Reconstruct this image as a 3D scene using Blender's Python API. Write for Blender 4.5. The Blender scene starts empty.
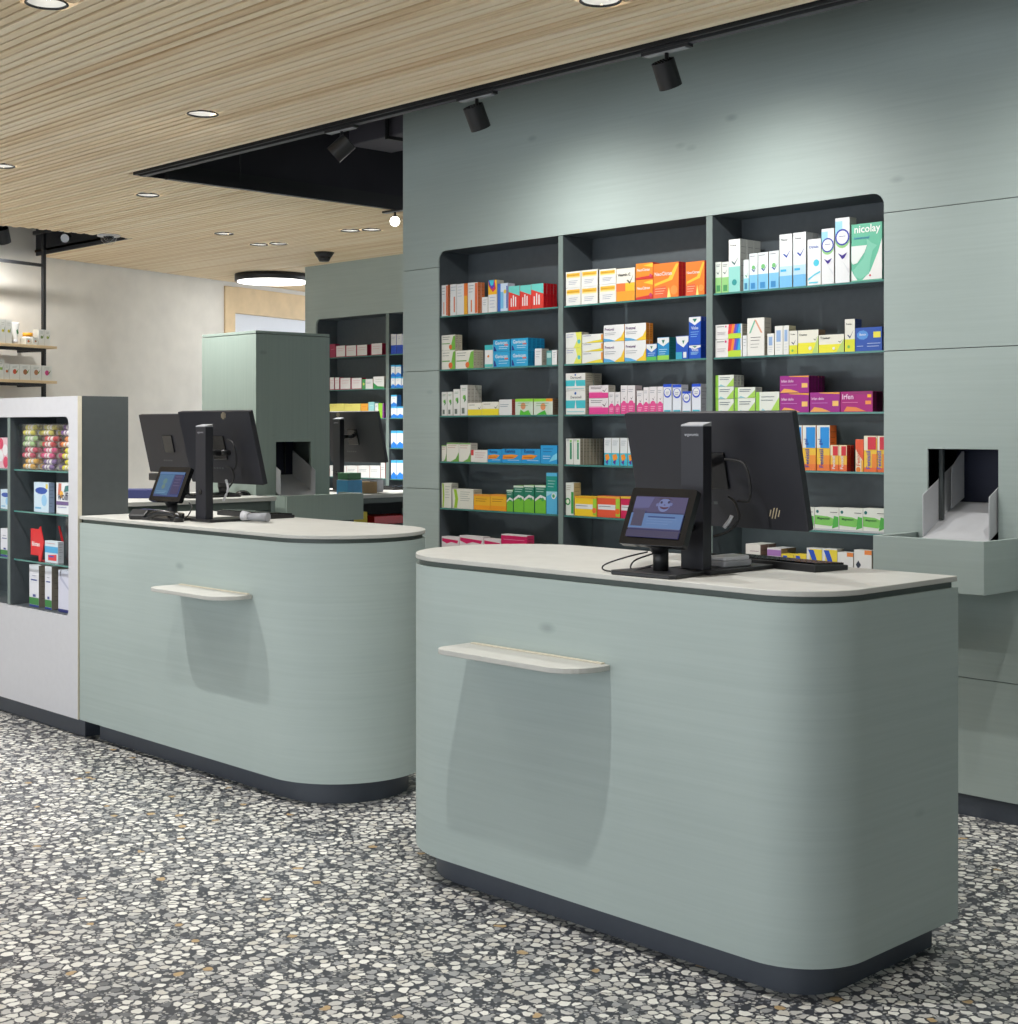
import bpy, bmesh, math, random
from mathutils import Vector, Matrix
random.seed(7)
scene = bpy.context.scene
COL = scene.collection
R = math.radians

# ------------------------------------------------------------------ camera
cam_d = bpy.data.cameras.new('camera'); cam = bpy.data.objects.new('camera', cam_d); COL.objects.link(cam)
cam.location = (0, 0, 1.45)
cam.rotation_euler = (R(90), 0, R(46.22))
cam_d.sensor_fit = 'HORIZONTAL'; cam_d.sensor_width = 36
cam_d.lens = 36 * 1457 / 1018
cam_d.shift_x = 0.0
cam_d.shift_y = -(512 - 428) / 1018
cam_d.clip_start = 0.05; cam_d.clip_end = 60
scene.camera = cam

# ------------------------------------------------------------------ world, exposure
w = bpy.data.worlds.new('world'); scene.world = w; w.use_nodes = True
bg = w.node_tree.nodes['Background']
bg.inputs[0].default_value = (0.90, 0.95, 1.0, 1); bg.inputs[1].default_value = WORLD_STRENGTH = 1.85
scene.view_settings.view_transform = 'Standard'
try: scene.view_settings.look = 'None'
except Exception: pass
scene.view_settings.gamma = 1.0
scene.view_settings.use_curve_mapping = False
scene.view_settings.exposure = 0.52
try:
    scene.cycles.use_denoising = True
    scene.cycles.max_bounces = 8; scene.cycles.transparent_max_bounces = 48
    scene.cycles.sample_clamp_indirect = 4.0
except Exception: pass

# energies of the shop's lamps and the added fill downlights (each lamp is built with its fitting)
E_DOWN = 55.0        # recessed ceiling downlights
E_TRACK = 31.0      # track spotlights washing the shelf wall

# ------------------------------------------------------------------ colours and materials
def lin(c):
    c = c / 255.0
    return c / 12.92 if c <= 0.04045 else ((c + 0.055) / 1.055) ** 2.4
def L(rgb): return (lin(rgb[0]), lin(rgb[1]), lin(rgb[2]), 1.0)
MATS = {}
def base_mat(name, rough=0.5, metal=0.0):
    m = bpy.data.materials.new(name); m.use_nodes = True
    p = m.node_tree.nodes['Principled BSDF']
    p.inputs['Roughness'].default_value = rough; p.inputs['Metallic'].default_value = metal
    MATS[name] = m
    return m, m.node_tree, p
def plain(name, rgb, rough=0.5, metal=0.0, var=0.04, scale=30, bump=0.0, coat=0.0):
    """one colour with a little procedural mottling"""
    m, t, p = base_mat(name, rough, metal)
    n = t.nodes.new('ShaderNodeTexNoise'); n.inputs['Scale'].default_value = scale; n.inputs['Detail'].default_value = 4
    tc = t.nodes.new('ShaderNodeTexCoord'); t.links.new(tc.outputs['Object'], n.inputs['Vector'])
    r = t.nodes.new('ShaderNodeValToRGB')
    c = L(rgb)
    r.color_ramp.elements[0].position = 0.3; r.color_ramp.elements[1].position = 0.7
    r.color_ramp.elements[0].color = tuple(max(0, v * (1 - var)) for v in c[:3]) + (1,)
    r.color_ramp.elements[1].color = tuple(min(1, v * (1 + var)) for v in c[:3]) + (1,)
    t.links.new(n.outputs['Fac'], r.inputs['Fac']); t.links.new(r.outputs['Color'], p.inputs['Base Color'])
    if bump:
        b = t.nodes.new('ShaderNodeBump'); b.inputs['Strength'].default_value = bump; b.inputs['Distance'].default_value = 0.002
        t.links.new(n.outputs['Fac'], b.inputs['Height']); t.links.new(b.outputs['Normal'], p.inputs['Normal'])
    if coat: p.inputs['Coat Weight'].default_value = coat
    return m
def emitter(name, rgb, strength):
    m = bpy.data.materials.new(name); m.use_nodes = True; t = m.node_tree
    t.nodes.remove(t.nodes['Principled BSDF'])
    e = t.nodes.new('ShaderNodeEmission'); e.inputs[0].default_value = L(rgb); e.inputs[1].default_value = strength
    t.links.new(e.outputs[0], t.nodes['Material Output'].inputs[0]); MATS[name] = m
    return m
def stained_wood(name, rgb, rgb2, vertical=False, rough=0.55):
    """spruce plywood stained grey green: fine grain, soft clouds, a few knots"""
    m, t, p = base_mat(name, rough)
    tc = t.nodes.new('ShaderNodeTexCoord')
    mp = t.nodes.new('ShaderNodeMapping')
    mp.inputs['Scale'].default_value = (60, 60, 1.2) if vertical else (1.6, 1.6, 70)
    t.links.new(tc.outputs['Object'], mp.inputs['Vector'])
    g = t.nodes.new('ShaderNodeTexNoise'); g.inputs['Scale'].default_value = 1.0; g.inputs['Detail'].default_value = 6; g.inputs['Roughness'].default_value = 0.65
    t.links.new(mp.outputs['Vector'], g.inputs['Vector'])
    c = t.nodes.new('ShaderNodeTexNoise'); c.inputs['Scale'].default_value = 1.4; c.inputs['Detail'].default_value = 3
    t.links.new(tc.outputs['Object'], c.inputs['Vector'])
    mx = t.nodes.new('ShaderNodeMix'); mx.data_type = 'FLOAT'; mx.inputs[0].default_value = 0.45
    t.links.new(g.outputs['Fac'], mx.inputs[2]); t.links.new(c.outputs['Fac'], mx.inputs[3])
    r = t.nodes.new('ShaderNodeValToRGB')
    r.color_ramp.elements[0].position = 0.35; r.color_ramp.elements[1].position = 0.68
    r.color_ramp.elements[0].color = L(rgb); r.color_ramp.elements[1].color = L(rgb2)
    t.links.new(mx.outputs[0], r.inputs['Fac'])
    # sparse knots
    mk = t.nodes.new('ShaderNodeMapping'); mk.inputs['Scale'].default_value = (2.0, 2.0, 4.2)
    t.links.new(tc.outputs['Object'], mk.inputs['Vector'])
    v = t.nodes.new('ShaderNodeTexVoronoi'); v.inputs['Scale'].default_value = 1.0
    t.links.new(mk.outputs['Vector'], v.inputs['Vector'])
    kr = t.nodes.new('ShaderNodeValToRGB'); kr.color_ramp.elements[0].position = 0.02; kr.color_ramp.elements[1].position = 0.085
    kr.color_ramp.elements[0].color = (0.72, 0.74, 0.74, 1); kr.color_ramp.elements[1].color = (1, 1, 1, 1)
    t.links.new(v.outputs['Distance'], kr.inputs['Fac'])
    mm = t.nodes.new('ShaderNodeMix'); mm.data_type = 'RGBA'; mm.blend_type = 'MULTIPLY'; mm.inputs[0].default_value = 1.0
    t.links.new(r.outputs['Color'], mm.inputs[6]); t.links.new(kr.outputs['Color'], mm.inputs[7])
    t.links.new(mm.outputs[2], p.inputs['Base Color'])
    b = t.nodes.new('ShaderNodeBump'); b.inputs['Strength'].default_value = 0.04; b.inputs['Distance'].default_value = 0.001
    t.links.new(g.outputs['Fac'], b.inputs['Height']); t.links.new(b.outputs['Normal'], p.inputs['Normal'])
    return m
def terrazzo():
    m, t, p = base_mat('terrazzo', 0.38)
    N = t.nodes; K = t.links
    tc = N.new('ShaderNodeTexCoord')
    wn = N.new('ShaderNodeTexNoise'); wn.inputs['Scale'].default_value = 60; wn.inputs['Detail'].default_value = 1
    K.new(tc.outputs['Object'], wn.inputs['Vector'])
    wv = N.new('ShaderNodeVectorMath'); wv.operation = 'MULTIPLY_ADD'
    wv.inputs[1].default_value = (0.012, 0.012, 0); K.new(wn.outputs['Color'], wv.inputs[0]); K.new(tc.outputs['Object'], wv.inputs[2])
    def chips(scale, edge, soft, frac, offs):
        mp = N.new('ShaderNodeMapping'); mp.inputs['Location'].default_value = offs; K.new(wv.outputs[0], mp.inputs['Vector'])
        ve = N.new('ShaderNodeTexVoronoi'); ve.voronoi_dimensions = '2D'; ve.feature = 'DISTANCE_TO_EDGE'; ve.inputs['Scale'].default_value = scale
        vc = N.new('ShaderNodeTexVoronoi'); vc.voronoi_dimensions = '2D'; vc.inputs['Scale'].default_value = scale
        K.new(mp.outputs['Vector'], ve.inputs['Vector']); K.new(mp.outputs['Vector'], vc.inputs['Vector'])
        s = N.new('ShaderNodeSeparateColor'); K.new(vc.outputs['Color'], s.inputs[0])
        # edge threshold varies per cell so the stones differ in size
        th = N.new('ShaderNodeMath'); th.operation = 'MULTIPLY_ADD'; th.inputs[1].default_value = edge; th.inputs[2].default_value = edge * 0.35
        K.new(s.outputs[1], th.inputs[0])
        d = N.new('ShaderNodeMath'); d.operation = 'SUBTRACT'; K.new(ve.outputs['Distance'], d.inputs[0]); K.new(th.outputs[0], d.inputs[1])
        rr = N.new('ShaderNodeMath'); rr.operation = 'MULTIPLY_ADD'; rr.inputs[1].default_value = 0.22; rr.inputs[2].default_value = 0.34; K.new(s.outputs[1], rr.inputs[0])
        e2 = N.new('ShaderNodeMath'); e2.operation = 'SUBTRACT'; K.new(rr.outputs[0], e2.inputs[0]); K.new(vc.outputs['Distance'], e2.inputs[1])
        mn = N.new('ShaderNodeMath'); mn.operation = 'MINIMUM'; K.new(d.outputs[0], mn.inputs[0]); K.new(e2.outputs[0], mn.inputs[1])
        q = N.new('ShaderNodeMath'); q.operation = 'MULTIPLY'; q.inputs[1].default_value = soft; q.use_clamp = True; K.new(mn.outputs[0], q.inputs[0])
        pick = N.new('ShaderNodeMath'); pick.operation = 'LESS_THAN'; pick.inputs[1].default_value = frac; K.new(s.outputs[0], pick.inputs[0])
        f = N.new('ShaderNodeMath'); f.operation = 'MULTIPLY'; K.new(q.outputs[0], f.inputs[0]); K.new(pick.outputs[0], f.inputs[1])
        return f.outputs[0], s.outputs[2]
    def ramp(fac, stops):
        r = N.new('ShaderNodeValToRGB'); r.color_ramp.interpolation = 'CONSTANT'
        el = r.color_ramp.elements
        el[0].position = stops[0][0]; el[0].color = L(stops[0][1]); el[1].position = stops[1][0]; el[1].color = L(stops[1][1])
        for pos, c in stops[2:]:
            e = el.new(pos); e.color = L(c)
        K.new(fac, r.inputs['Fac']); return r.outputs['Color']
    f1, c1 = chips(29, 0.075, 34, 0.90, (0, 0, 0))
    f2, c2 = chips(80, 0.08, 40, 0.60, (3.3, 1.7, 0))
    col1 = ramp(c1, [(0, (214, 213, 206)), (0.25, (188, 187, 183)), (0.5, (226, 225, 218)), (0.68, (154, 155, 155)), (0.82, (200, 197, 188)), (0.92, (104, 106, 108)), (0.985, (176, 150, 110))])
    col2 = ramp(c2, [(0, (160, 160, 157)), (0.4, (120, 122, 126)), (0.7, (178, 177, 172))])
    nb = N.new('ShaderNodeTexNoise'); nb.inputs['Scale'].default_value = 8; K.new(tc.outputs['Object'], nb.inputs['Vector'])
    rb = N.new('ShaderNodeValToRGB'); rb.color_ramp.elements[0].color = L((50, 52, 58)); rb.color_ramp.elements[1].color = L((68, 71, 77)); K.new(nb.outputs['Fac'], rb.inputs['Fac'])
    m1 = N.new('ShaderNodeMix'); m1.data_type = 'RGBA'; K.new(f2, m1.inputs[0]); K.new(rb.outputs['Color'], m1.inputs[6]); K.new(col2, m1.inputs[7])
    m2 = N.new('ShaderNodeMix'); m2.data_type = 'RGBA'; K.new(f1, m2.inputs[0]); K.new(m1.outputs[2], m2.inputs[6]); K.new(col1, m2.inputs[7])
    K.new(m2.outputs[2], p.inputs['Base Color'])
    return m
def slat_wood():
    m, t, p = base_mat('pale_slat_wood', 0.6)
    N = t.nodes; K = t.links
    tc = N.new('ShaderNodeTexCoord'); oi = N.new('ShaderNodeObjectInfo')
    ad = N.new('ShaderNodeVectorMath'); ad.operation = 'ADD'; K.new(tc.outputs['Object'], ad.inputs[0]); K.new(oi.outputs['Random'], ad.inputs[1])
    mp = N.new('ShaderNodeMapping'); mp.inputs['Scale'].default_value = (0.9, 40, 40); K.new(ad.outputs[0], mp.inputs['Vector'])
    n = N.new('ShaderNodeTexNoise'); n.inputs['Scale'].default_value = 1; n.inputs['Detail'].default_value = 5; K.new(mp.outputs['Vector'], n.inputs['Vector'])
    a = N.new('ShaderNodeMath'); a.operation = 'MULTIPLY_ADD'; a.inputs[1].default_value = 0.35; K.new(oi.outputs['Random'], a.inputs[0]); K.new(n.outputs['Fac'], a.inputs[2])
    r = N.new('ShaderNodeValToRGB'); e = r.color_ramp.elements
    e[0].position = 0.3; e[0].color = L((210, 178, 136)); e[1].position = 0.95; e[1].color = L((244, 228, 200))
    x = e.new(0.6); x.color = L((236, 214, 178))
    K.new(a.outputs[0], r.inputs['Fac']); K.new(r.outputs['Color'], p.inputs['Base Color'])
    return m
def glass_mat(name, tint, gloss=0.06):
    m = bpy.data.materials.new(name); m.use_nodes = True; t = m.node_tree
    t.nodes.remove(t.nodes['Principled BSDF'])
    tr = t.nodes.new('ShaderNodeBsdfTransparent'); tr.inputs[0].default_value = tint + (1,)
    gl = t.nodes.new('ShaderNodeBsdfGlossy'); gl.inputs['Roughness'].default_value = 0.03
    lw = t.nodes.new('ShaderNodeLayerWeight'); lw.inputs[0].default_value = 0.5
    pw = t.nodes.new('ShaderNodeMath'); pw.operation = 'POWER'; pw.inputs[1].default_value = 5; t.links.new(lw.outputs['Facing'], pw.inputs[0])
    fr = t.nodes.new('ShaderNodeMath'); fr.operation = 'MULTIPLY_ADD'; fr.inputs[1].default_value = 0.9; fr.inputs[2].default_value = 0.035; t.links.new(pw.outputs[0], fr.inputs[0])
    mx = t.nodes.new('ShaderNodeMixShader')
    t.links.new(fr.outputs[0], mx.inputs[0]); t.links.new(tr.outputs[0], mx.inputs[1]); t.links.new(gl.outputs[0], mx.inputs[2])
    t.links.new(mx.outputs[0], t.nodes['Material Output'].inputs[0]); MATS[name] = m
    return m
def print_mat():
    m, t, p = base_mat('printed_carton', 0.42)
    a = t.nodes.new('ShaderNodeVertexColor'); a.layer_name = 'Col'
    n = t.nodes.new('ShaderNodeTexNoise'); n.inputs['Scale'].default_value = 90
    r = t.nodes.new('ShaderNodeMapRange'); r.inputs[3].default_value = 0.80; r.inputs[4].default_value = 0.92
    t.links.new(n.outputs['Fac'], r.inputs[0])
    mx = t.nodes.new('ShaderNodeMix'); mx.data_type = 'RGBA'; mx.blend_type = 'MULTIPLY'; mx.inputs[0].default_value = 1
    t.links.new(a.outputs['Color'], mx.inputs[6]); t.links.new(r.outputs[0], mx.inputs[7])
    t.links.new(mx.outputs[2], p.inputs['Base Color'])
    return m
def screen_mat(name, kind):
    """a lit customer display; emission pattern = what the screen shows"""
    m = bpy.data.materials.new(name); m.use_nodes = True; t = m.node_tree; p = t.nodes['Principled BSDF']
    p.inputs['Base Color'].default_value = (0.01, 0.01, 0.012, 1); p.inputs['Roughness'].default_value = 0.15
    a = t.nodes.new('ShaderNodeVertexColor'); a.layer_name = 'Col'
    t.links.new(a.outputs['Color'], p.inputs['Emission Color']); p.inputs['Emission Strength'].default_value = 0.42
    MATS[name] = m
    return m

GW = stained_wood('green_stained_wood', (152, 165, 162), (163, 176, 173))
GWV = stained_wood('green_stained_wood_upright', (140, 155, 147), (150, 165, 157), vertical=True)
TERR = terrazzo(); SLAT = slat_wood(); PRINT = print_mat()
GREYIN = plain('dark_grey_green_laminate', (76, 83, 88), 0.5, var=0.06)
DIVED = plain('grey_green_edge', (112, 126, 123), 0.5)
WORKTOP = plain('pale_worktop', (180, 180, 175), 0.45, var=0.05, scale=14)
WHITEP = plain('white_lacquer', (192, 193, 198), 0.35, var=0.02)
CREAM = plain('cream_edge', (196, 190, 172), 0.5)
PLINTH = plain('dark_plinth', (62, 68, 78), 0.45)
GAPGREY = plain('dark_green_grey_gap', (74, 84, 80), 0.5)
DARKSIDE = plain('dark_grey_side', (66, 71, 72), 0.5)
BLACKM = plain('black_metal', (26, 27, 30), 0.45)
BLACKP = plain('black_plastic', (26, 27, 30), 0.42)
BLACKG = plain('black_glossy_plastic', (20, 20, 22), 0.2)
NAVYB = plain('blue_black_plastic', (25, 26, 34), 0.5)
GREYP = plain('grey_plastic', (150, 152, 158), 0.4)
SILVER = plain('brushed_silver', (214, 214, 212), 0.35, metal=0.35)
BRONZE = plain('bronze_mark', (170, 158, 130), 0.4)
PLENUM = plain('black_plenum', (40, 39, 46), 0.8, var=0.2, scale=3)
PLENUMG = plain('dark_plenum_pipe', (84, 82, 90), 0.7)
FELT = plain('brown_felt', (96, 70, 48), 0.9)
PLASTER = plain('pale_plaster', (222, 218, 210), 0.8, var=0.05, scale=5, bump=0.4)
OAK = plain('pale_oak', (216, 190, 150), 0.55, var=0.1, scale=6)
PANE = plain('pale_pane', (214, 218, 226), 0.3, var=0.01)
GLASS = glass_mat('clear_shelf_glass', (0.92, 0.97, 0.955))
ACRYL = glass_mat('clear_acrylic', (0.975, 0.98, 0.98))
GEDGE = plain('teal_glass_edge', (72, 124, 118), 0.2)
LAMP = emitter('lamp_face', (255, 250, 240), 12.0)
LAMPDIM = emitter('lamp_face_far', (255, 252, 246), 4.0)
REDP = plain('red_plastic', (206, 34, 40), 0.35)
BLUEP = plain('blue_cover', (50, 58, 108), 0.5)
CHUTEW = plain('white_sheet_metal', (184, 186, 190), 0.4, var=0.02)
NAVYC = plain('navy_chamber', (38, 42, 62), 0.6)
RUBBER = plain('cable_rubber', (24, 24, 26), 0.6)
PAPER = plain('white_paper', (232, 232, 230), 0.7)

# ------------------------------------------------------------------ mesh helpers
class MB:
    def __init__(self): self.v = []; self.f = []; self.m = []; self.c = []; self.mats = []; self.smooth = []
    def mi(self, mat):
        if mat not in self.mats: self.mats.append(mat)
        return self.mats.index(mat)
    def face(self, pts, mat, col=None, smooth=False):
        n = len(self.v); self.v += [tuple(p) for p in pts]; self.f.append(tuple(range(n, n + len(pts))))
        self.m.append(self.mi(mat)); self.c.append(col); self.smooth.append(smooth)
    def faces(self, verts, faces, mat, col=None, smooth=False):
        n = len(self.v); self.v += [tuple(p) for p in verts]
        for f in faces:
            self.f.append(tuple(n + i for i in f)); self.m.append(self.mi(mat)); self.c.append(col); self.smooth.append(smooth)
    def box(self, x0, x1, y0, y1, z0, z1, mat, col=None):
        V = [(x0, y0, z0), (x1, y0, z0), (x1, y1, z0), (x0, y1, z0), (x0, y0, z1), (x1, y0, z1), (x1, y1, z1), (x0, y1, z1)]
        F = [(0, 3, 2, 1), (4, 5, 6, 7), (0, 1, 5, 4), (1, 2, 6, 5), (2, 3, 7, 6), (3, 0, 4, 7)]
        self.faces(V, F, mat, col); return self
    def prism(self, poly, a0, a1, axis, mat, col=None, smooth=False, caps=True, side_mat=None):
        """poly (two coords) swept along axis; counter-clockwise or not, normals are fixed on build"""
        def P(p, a):
            return {'z': (p[0], p[1], a), 'y': (p[0], a, p[1]), 'x': (a, p[0], p[1])}[axis]
        n = len(poly); V = [P(p, a0) for p in poly] + [P(p, a1) for p in poly]
        S = [(i, (i + 1) % n, n + (i + 1) % n, n + i) for i in range(n)]
        k = len(self.v); self.v += V
        for f in S:
            self.f.append(tuple(k + i for i in f)); self.m.append(self.mi(side_mat or mat)); self.c.append(col); self.smooth.append(smooth)
        if caps:
            for f in (tuple(range(n))[::-1], tuple(range(n, 2 * n))):
                self.f.append(tuple(k + i for i in f)); self.m.append(self.mi(mat)); self.c.append(col); self.smooth.append(False)
        return self
    def cyl(self, p0, p1, r0, mat, r1=None, seg=16, caps=True, smooth=True, col=None):
        r1 = r0 if r1 is None else r1
        p0 = Vector(p0); p1 = Vector(p1); d = (p1 - p0).normalized()
        a = d.orthogonal().normalized(); b = d.cross(a)
        V = []
        for p, r in ((p0, r0), (p1, r1)):
            for i in range(seg):
                t = 2 * math.pi * i / seg; V.append(p + a * math.cos(t) * r + b * math.sin(t) * r)
        F = [(i, (i + 1) % seg, seg + (i + 1) % seg, seg + i) for i in range(seg)]
        self.faces(V, F, mat, col, smooth)
        if caps:
            self.face([V[i] for i in range(seg)][::-1], mat, col); self.face([V[seg + i] for i in range(seg)], mat, col)
        return self
    def tube(self, pts, r, mat, seg=6):
        """smooth cable through the points (Catmull-Rom)"""
        P = [Vector(p) for p in pts]; Q = []
        for i in range(len(P) - 1):
            a, b, c, d = P[max(i - 1, 0)], P[i], P[i + 1], P[min(i + 2, len(P) - 1)]
            for k in range(5):
                t = k / 5.0
                Q.append(0.5 * ((2 * b) + (c - a) * t + (2 * a - 5 * b + 4 * c - d) * t * t + (3 * b - a - 3 * c + d) * t ** 3))
        Q.append(P[-1]); V = []
        for i, q in enumerate(Q):
            d = (Q[min(i + 1, len(Q) - 1)] - Q[max(i - 1, 0)]).normalized()
            a = d.cross(Vector((0.3, 0.2, 1))).normalized(); b = d.cross(a)
            for s in range(seg):
                t = 2 * math.pi * s / seg; V.append(q + a * math.cos(t) * r + b * math.sin(t) * r)
        F = [(i * seg + s, i * seg + (s + 1) % seg, (i + 1) * seg + (s + 1) % seg, (i + 1) * seg + s) for i in range(len(Q) - 1) for s in range(seg)]
        self.faces(V, F, mat, None, True); return self
    def mesh(self, name):
        me = bpy.data.meshes.new(name); me.from_pydata(self.v, [], self.f)
        for mt in self.mats: me.materials.append(mt)
        for i, p in enumerate(me.polygons):
            p.material_index = self.m[i]; p.use_smooth = self.smooth[i]
        if any(c is not None for c in self.c):
            at = me.color_attributes.new('Col', 'FLOAT_COLOR', 'CORNER')
            for i, p in enumerate(me.polygons):
                c = L(self.c[i]) if self.c[i] is not None else (1, 1, 1, 1)
                for li in p.loop_indices: at.data[li].color = c
        me.update()
        return me
    def build(self, name, parent=None, bevel=0.0, loc=None, fix=True, seg=2):
        """links everything collected as ONE mesh object. World coordinates are rebased on loc / the parent's location"""
        o0 = Vector(loc) if loc is not None else Vector((0, 0, 0))
        if parent is not None and loc is None: o0 = parent['_o'] if '_o' in parent else Vector((0, 0, 0)); o0 = Vector(o0)
        self.v = [tuple(Vector(p) - o0) for p in self.v]
        me = self.mesh(name)
        if fix:
            bm = bmesh.new(); bm.from_mesh(me); bmesh.ops.remove_doubles(bm, verts=bm.verts, dist=1e-6)
            bmesh.ops.recalc_face_normals(bm, faces=bm.faces)
            bm.to_mesh(me); bm.free()
        o = bpy.data.objects.new(name, me); COL.objects.link(o)
        if parent is not None: o.parent = parent; o['_o'] = list(o0)
        if loc is not None and parent is None: o.location = loc
        if bevel:
            b = o.modifiers.new('bevel', 'BEVEL'); b.width = bevel; b.segments = seg; b.limit_method = 'ANGLE'; b.angle_limit = R(50)
        return o
def thing(name, label, cat, loc=(0, 0, 0), rz=0.0, group=None):
    """Empty at the thing's base; parts are given in world coordinates as if rz were 0"""
    o = bpy.data.objects.new(name, None); COL.objects.link(o); o.location = loc; o.rotation_euler = (0, 0, rz)
    o.empty_display_size = 0.05
    o['label'] = label; o['category'] = cat
    if group: o['group'] = group
    o['_o'] = list(loc)
    return o
def tag(o, label, cat, group=None):
    o['label'] = label; o['category'] = cat
    if group: o['group'] = group
    return o
def struct(o): o['kind'] = 'structure'; return o
def place(o, loc, rz=None):
    o.location = loc
    if rz is not None: o.rotation_euler = (0, 0, rz)
    return o
def arc(cx, cy, r, a0, a1, n=8):
    return [(cx + r * math.cos(R(a0 + (a1 - a0) * i / n)), cy + r * math.sin(R(a0 + (a1 - a0) * i / n))) for i in range(n + 1)]
def rrect(x0, x1, y0, y1, r, n=4):
    r = max(r, 1e-4)
    return arc(x0 + r, y0 + r, r, 180, 270, n) + arc(x1 - r, y0 + r, r, 270, 360, n) + arc(x1 - r, y1 - r, r, 0, 90, n) + arc(x0 + r, y1 - r, r, 90, 180, n)

# ------------------------------------------------------------------ flat print (lettering and shapes printed on cartons)
TXT = {}
def text_polys(s, bold=False):
    """lettering as flat polygons, normalised to width 1; returns (verts, faces, height)"""
    if s in TXT: return TXT[s]
    cu = bpy.data.curves.new('lettering', 'FONT'); cu.body = s; cu.size = 1.0; cu.resolution_u = 2
    cu.offset = 0.015
    ob = bpy.data.objects.new('lettering', cu); COL.objects.link(ob)
    dg = bpy.context.evaluated_depsgraph_get()
    me = bpy.data.meshes.new_from_object(ob.evaluated_get(dg))
    vs = [(v.co.x, v.co.y) for v in me.vertices]; fs = [tuple(p.vertices) for p in me.polygons]
    bpy.data.objects.remove(ob); bpy.data.curves.remove(cu); bpy.data.meshes.remove(me)
    x0 = min(v[0] for v in vs); x1 = max(v[0] for v in vs); y0 = min(v[1] for v in vs); y1 = max(v[1] for v in vs)
    k = x1 - x0
    TXT[s] = ([((x - x0) / k, (y - y0) / k) for x, y in vs], fs, (y1 - y0) / k)
    return TXT[s]
def draw(mb, prog, W, H, P, mat, step=0.0003):
    """prog: list of print marks in 0..1 face coordinates; P(x, z, k) -> 3-D point for face position x, z (metres) at layer k"""
    k = 1
    for it in prog:
        c = it[-1] if it[0] not in 't' else it[5]
        q = k * step
        if it[0] == 'r':
            _, x0, y0, x1, y1, c = it
            mb.face([P(x0 * W, y0 * H, q), P(x1 * W, y0 * H, q), P(x1 * W, y1 * H, q), P(x0 * W, y1 * H, q)], mat, c)
        elif it[0] == 'p':
            mb.face([P(x * W, y * H, q) for x, y in it[1]], mat, c)
        elif it[0] == 'c':
            _, cx, cy, rr, c = it; rr *= min(W, H)
            mb.face([P(cx * W + rr * math.cos(2 * math.pi * i / 16), cy * H + rr * math.sin(2 * math.pi * i / 16), q) for i in range(16)], mat, c)
        elif it[0] == 'l':      # thin rows of small print
            _, x0, y0, x1, n, dy, c = it
            for i in range(n):
                y = (y0 - i * dy) * H; hh = min(0.0022, dy * H * 0.5); xe = x1 - (0.12 * (i % 3)) * (x1 - x0)
                mb.face([P(x0 * W, y, q), P(xe * W, y, q), P(xe * W, y + hh, q), P(x0 * W, y + hh, q)], mat, c)
        elif it[0] == 't':
            _, s, x, y, wd, c, rot = it
            V, F, hh = text_polys(s); ca = math.cos(R(rot)); sa = math.sin(R(rot)); sc = wd * W if rot == 0 else wd * H
            mb.faces([P(x * W + (vx * ca - vy * sa) * sc, y * H + (vx * sa + vy * ca) * sc, q) for vx, vy in V], F, mat, c)
        k += 1
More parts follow.
